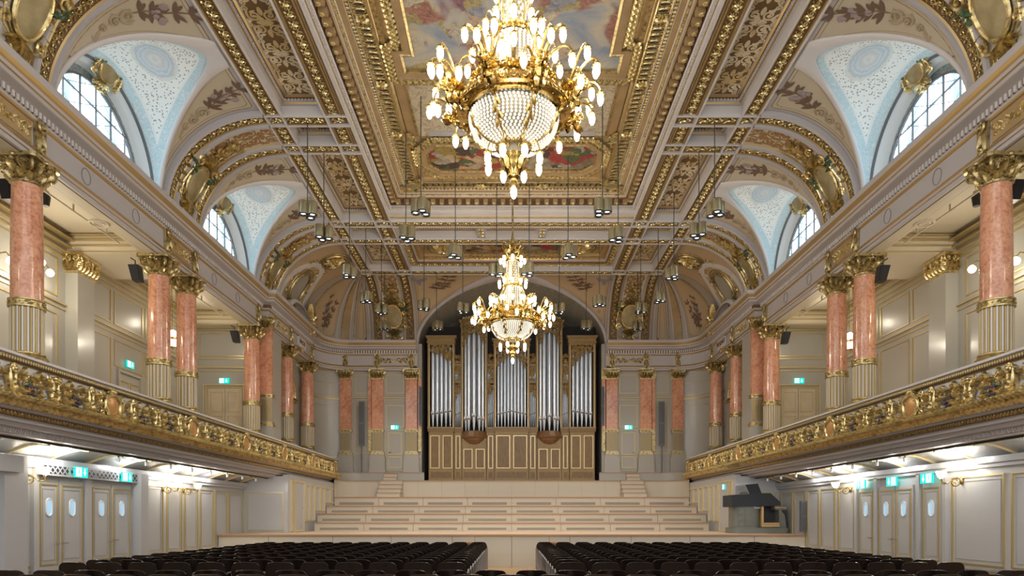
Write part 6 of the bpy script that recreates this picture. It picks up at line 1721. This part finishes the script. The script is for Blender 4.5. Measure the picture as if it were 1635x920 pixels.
# ---- gallery lamps
def globe(loc, label, n):
    r_ = empty('globe_wall_lamp', loc); tag(r_, label, 'wall lamp', 'globe lamps on the gallery walls', 'thing')
    mb = MB(); mb.ball((0,0,0), .09, 0, 12, 8); mb.build('opal_globe', MT['bulb'], r_, True)
    mb = MB(); mb.tube([(0,0,.08),(n*.1,0,.2),(n*.35,0,.16)], .014, 5); mb.lathe([(.03,.07),(.05,.09),(.03,.12)], 10); mb.build('arm', MT['brass'], r_, True)
    point_light('globe_glow', (loc[0]-n*.25, loc[1]-.1, loc[2]-.15), GLOBE_P, (1,.9,.72), .1)
GLOBE_P = 25.0
globe((WX(66, 16.2), 16.2, WZ(419, 16.2)), 'glowing globe wall lamp just past the nearest left column', -1); globe((WX(80, 16.8), 16.8, WZ(436, 16.8)), 'glowing globe wall lamp by the left gallery pilaster capital', -1); globe((WX(17, 14.9), 14.9, WZ(417, 14.9)), 'glowing globe wall lamp left of the nearest left column', -1)
globe((WX(1552, 16.4), 16.4, WZ(430, 16.4)), 'glowing globe wall lamp just before the nearest right column', 1); globe((WX(1622, 15.2), 15.2, WZ(417, 15.2)), 'glowing globe wall lamp past the nearest right column', 1)
for s, px, py in ((-1, 276, 543), (1, 1357, 547)):
    d = 20.4; x = WX(px, d); zt = 9.05; zb = WZ(py, d)
    r_ = empty('gallery_lantern', (x, d, zb)); tag(r_, 'small gilt lantern with glowing globe hanging between the paired columns, %s gallery' % SIDE[s], 'lantern', 'gallery lanterns', 'thing')
    mb = MB(); mb.ball((0,0,-.05), .17, 0, 12, 8); mb.ball((0,0,.2), .10, 0, 10, 6); mb.build('opal_globe', MT['lamp'], r_, True)
    mb = MB(); mb.lathe([(.17,-.02),(.19,0),(.19,.04),(.17,.06)], 16)
    for k in range(5): a = 2*PI*k/5; mb.tube([(.18*math.cos(a), .18*math.sin(a), .03), (.08*math.cos(a), .08*math.sin(a), zt-zb-.15)], .010, 5)
    mb.lathe([(.0,zt-zb),(.2,zt-zb),(.14,zt-zb-.12),(.1,zt-zb-.16)], 14); mb.lathe([(.0,-.28),(.05,-.24),(.09,-.2)], 10); mb.build('gilt_mount', MT['brass'], r_, True)
    point_light('gallery_glow', (x-s*.35, d-.1, zb-.1), GLOBE_P*1.3, (1,.9,.72), .12)
    point_light('gallery_glow', (s*10.6, 23.2, 8.2), GLOBE_P*.8, (1,.9,.72), .15)  # unseen bare light in the far bay, no lantern hangs here
    point_light('gallery_glow', (s*10.8, 9.2, 7.4), GLOBE_P*.5, (1,.9,.72), .15)  # another unseen bare light, near end of the gallery, without a lantern

# ---- gilt cartouches
def make_cartouche(P, w, h, name, label):
    r_ = empty(name, P(0, 0, 0)); o0 = np.array(P(0., 0., 0.))
    Q = lambda a, b, hh: tuple(np.asarray(k)-o0[i] for i, k in enumerate(P(a*w, b*h, hh*min(w, h))))
    A = Orn(); A.dome(0, 0, .36, .55, .055, .09, 24, 5); mb = MB(); A.emit(mb, Q); mb.build('shield', MT['shield'], r_, True, 70)
    A = Orn(); A.ell(0, 0, .38, .57, .05, .10, 6, 28); A.ell(0, 0, .45, .65, .025, .05, 5, 28); mb = MB(); A.emit(mb, Q); mb.build('frame', MT['gold'], r_, True)
    A = Orn()
    for q in (-1, 1):
        A.scroll(q*.42, .62, .17, PI*.5, 1.5, -q, .05, .12); A.scroll(q*.48, -.48, .15, -PI*.5, 1.5, q, .045, .10); A.scroll(q*.52, .15, .11, PI*.5, 1.4, q, .035, .08)
        for k in range(5): A.acanthus(q*.45, -.35+.17*k, (0 if q > 0 else PI)+q*.45*(k-2), .27, .14, .06)
        A.curve([(q*.30,-.70,.10),(q*.52,-.62,.12),(q*.60,-.2,.1),(q*.52,.3,.12),(q*.58,.55,.1)], .035)
        A.scroll(q*.26, -.98, .12, 0, 1.5, -q, .035, .08)
    for k in range(7): A.acanthus(0, .62, PI/2+.42*(k-3), .38, .17, .08)
    for k in range(7): A.acanthus(0, -.60, -PI/2+.36*(k-3), .42, .16, .07)
    for k in range(5): A.leaf(.0, -.95, -PI/2+.4*(k-2), .26, .1, .06)
    for k in range(4): A.scroll((.22-.06*k)*(-1)**k, 1.05+.18*k, .13-.015*k, k, 1.4, (-1)**k, .035, .08); A.acanthus(0, 1.0+.16*k, PI/2+.6*(-1)**k, .34, .17, .07)
    mb = MB(); A.emit(mb, Q); mb.build('scrollwork', MT['gold'], r_, True)
    A = Orn(); r = random.Random(3)
    for q in (-1, 1):
        for k in range(6): A.leaf(q*.50+r.uniform(-.06,.06), .38+r.uniform(-.14,.14), r.uniform(0,6.3), .18, .08, .12); A.bead(q*.50+r.uniform(-.08,.08), .36+r.uniform(-.12,.12), .13, .045)
    mb = MB(); A.emit(mb, Q); mb.build('dark_foliage', MT['fruit_green'], r_, True)
    tag(r_, label, 'cartouche', 'gilt shield cartouches', 'thing'); return r_
for s in (-1, 1):
    for c, w in zip(PAIRS, ('nearest the camera, on the first rib', 'on the second rib between the windows', 'on the third rib past the windows')):
        P = lambda a, b, h: cov_side(s, c+a*(-s), (1.22+b)/2.565, h+.05)
        make_cartouche(P, .92, .98, 'gilt_cartouche', 'gilt shield cartouche with scrolls %s, %s wall' % (w, SIDE[s]))
    P = lambda a, b, h: cov_back(s*5.52+a, (1.30+b)/2.45, h+.05)
    make_cartouche(P, 1.02, 1.0, 'gilt_cartouche', 'gilt shield cartouche with scrolls on the end vault %s of the organ' % SIDE[s])
    # shields at the corners of the big ceiling coffer
    P = lambda a, b, h: (s*3.35+.707*s*a+.707*s*b, 22.97-.707*a+.707*b, ZC+.50-h)
    make_cartouche(P, .48, .40, 'corner_shield', 'gilt shield on the far %s corner of the central ceiling coffer' % SIDE[s])
    P = lambda a, b, h: (s*3.06+a, 20.40+b, ZF-.03-h)
    make_cartouche(P, .30, .28, 'corner_shield', 'small gilt rosette shield beside the octagonal painting, %s side' % SIDE[s])
    # key ornament at each window head
    for bi, c in enumerate(BAYS):
        P = lambda a, b, h: (s*(9.32-h-b*.45), c+a, ZK+2.02+b*.62)
        make_cartouche(P, .75, .50, 'window_keystone', 'gilt and white keystone ornament on the %s window head, %s wall' % (('near', 'far')[bi], SIDE[s]))
    # figures and shell on the end bay pediment
    r_ = empty('gilt_trophy', (s*8.75, 29.6, 9.85)); tag(r_, 'gilt trophy of shell and flowers beside the end bay pediment, %s side' % SIDE[s], 'ornament', kind='thing')
    o = Orn()
    for k in range(9): o.leaf(0, .35, PI/2+.3*(k-4), .62, .16, .08)
    mb = MB(); o.emit(mb, lambda a, b, h: (-s*h-s*.05*b, a, b)); mb.build('shell', MT['gold_dark'], r_, True)
    o = Orn(); r = random.Random(9)
    for k in range(26): o.leaf(r.gauss(0,.28), r.gauss(0,.22), r.uniform(0,6.3), .26, .12, .12); o.bead(r.gauss(0,.22), r.gauss(0,.2), .12, .05)
    for k in range(5): o.scroll(r.gauss(0,.3), r.gauss(0,.2), .13, r.uniform(0,6), 1.4, 1, .03, .1)
    mb = MB(); o.emit(mb, lambda a, b, h: (-s*h, a, b)); mb.build('flower_cluster', MT['gold'], r_, True)

# ---- ceiling paintings with their frames
def painting(name, outline, z, mat, label, fw, rope):
    cx_ = sum(p[0] for p in outline)/len(outline); cy = sum(p[1] for p in outline)/len(outline)
    r_ = empty(name, (cx_, cy, z)); tag(r_, label, 'painting', kind='thing')
    loc = [(a-cx_, b-cy) for a, b in outline]
    mb = MB(); mb.add([(a, b, 0) for a, b in loc], [tuple(range(len(loc)))], 0); mb.build('canvas', mat, r_)
    n = len(loc); area = sum(loc[i][0]*loc[(i+1)%n][1]-loc[(i+1)%n][0]*loc[i][1] for i in range(n)); sg = 1 if area > 0 else -1
    def off(d):
        out = []
        for i in range(n):
            p0, p1, p2 = np.array(loc[i-1]), np.array(loc[i]), np.array(loc[(i+1)%n]); a = p1-p0; b = p2-p1; a = a/np.linalg.norm(a); b = b/np.linalg.norm(b)
            na, nb = np.array((a[1],-a[0]))*sg, np.array((b[1],-b[0]))*sg; m = na+nb; m = m/np.linalg.norm(m); m = m/max(.35, m @ na); out.append(tuple(p1+m*d))
        return out
    lv = [(0,0),(.0,-.06),(.06,-.08),(.08,-.05),(fw-.05,-.06),(fw-.02,-.10),(fw,-.10),(fw,.03)]; mm = [1,1,1,0,0,1,1]
    mb = MB(); rings = [off(d) for d, _ in lv]
    for j in range(len(lv)-1):
        for i in range(n):
            k = (i+1)%n; mb.add([(*rings[j][i], lv[j][1]), (*rings[j][k], lv[j][1]), (*rings[j+1][k], lv[j+1][1]), (*rings[j+1][i], lv[j+1][1])], [(0,1,2,3)], mm[j])
    mb.build('frame', [MT['tan'], MT['gold_dark']], r_)
    mb = MB(); rp = off(fw+.12); o = Orn(); 
    for q in (-1, 1): o.leaf(0, 0, q*.9, .16, .12, .05); o.leaf(0, 0, PI+q*.9, .1, .08, .04)
    o.bead(0,0,.05,.045)
    for i in range(n):
        a, b = np.array(rp[i]), np.array(rp[(i+1)%n]); L = np.linalg.norm(b-a); u = (b-a)/L
        run_orn(mb, o, lambda p, q, h: (a[0]+u[0]*p-u[1]*q, a[1]+u[1]*p+u[0]*q, -.03-h), .0, L, .17)
    mb.build('rope_border', MT['gold'], r_, True)
painting('ceiling_painting', [(-2.38,9.0),(2.38,9.0),(2.38,16.7),(2.66,16.7),(2.66,17.25),(-2.66,17.25),(-2.66,16.7),(-2.38,16.7)], ZF-.02, MT['paint_sky'], 'large ceiling painting of clouds and draped figures above the near chandelier', .26, 0)
painting('octagonal_painting', [(-2.25,20.75),(2.25,20.75),(2.58,21.15),(2.58,21.8),(2.25,22.2),(-2.25,22.2),(-2.58,21.8),(-2.58,21.15)], ZF-.02, MT['paint_dark'], 'octagonal dark ceiling painting of robed figures above the far chandelier', .26, 0)
painting('small_ceiling_painting', [(-1.9,27.45),(1.9,27.45),(1.9,28.55),(-1.9,28.55)], ZC+.43, MT['paint_dark'], 'small dark red ceiling painting nearest the organ arch', .10, 0)

# ---- daylight, camera, view
w = bpy.data.worlds.new('World'); SC.world = w; w.use_nodes = True
bg = w.node_tree.nodes['Background']; bg.inputs[0].default_value = (0.93, 0.95, 1.0, 1); bg.inputs[1].default_value = 1.2
cd = bpy.data.cameras.new('camera'); cam = bpy.data.objects.new('camera', cd); COL.objects.link(cam)
cam.location = (0, 0, EYE); cam.rotation_euler = (PI/2, 0, 0); cd.sensor_width = 36.0; cd.sensor_fit = 'HORIZONTAL'; cd.lens = F_PX/1635*36
cd.shift_y = (CY-460)/1635; cd.shift_x = (817.5-CX)/1635; cd.clip_end = 200
SC.camera = cam
SC.view_settings.view_transform = 'Standard'; SC.view_settings.look = 'None'; SC.view_settings.exposure = 0.5; SC.view_settings.gamma = 1.0
SC.view_settings.use_curve_mapping = False
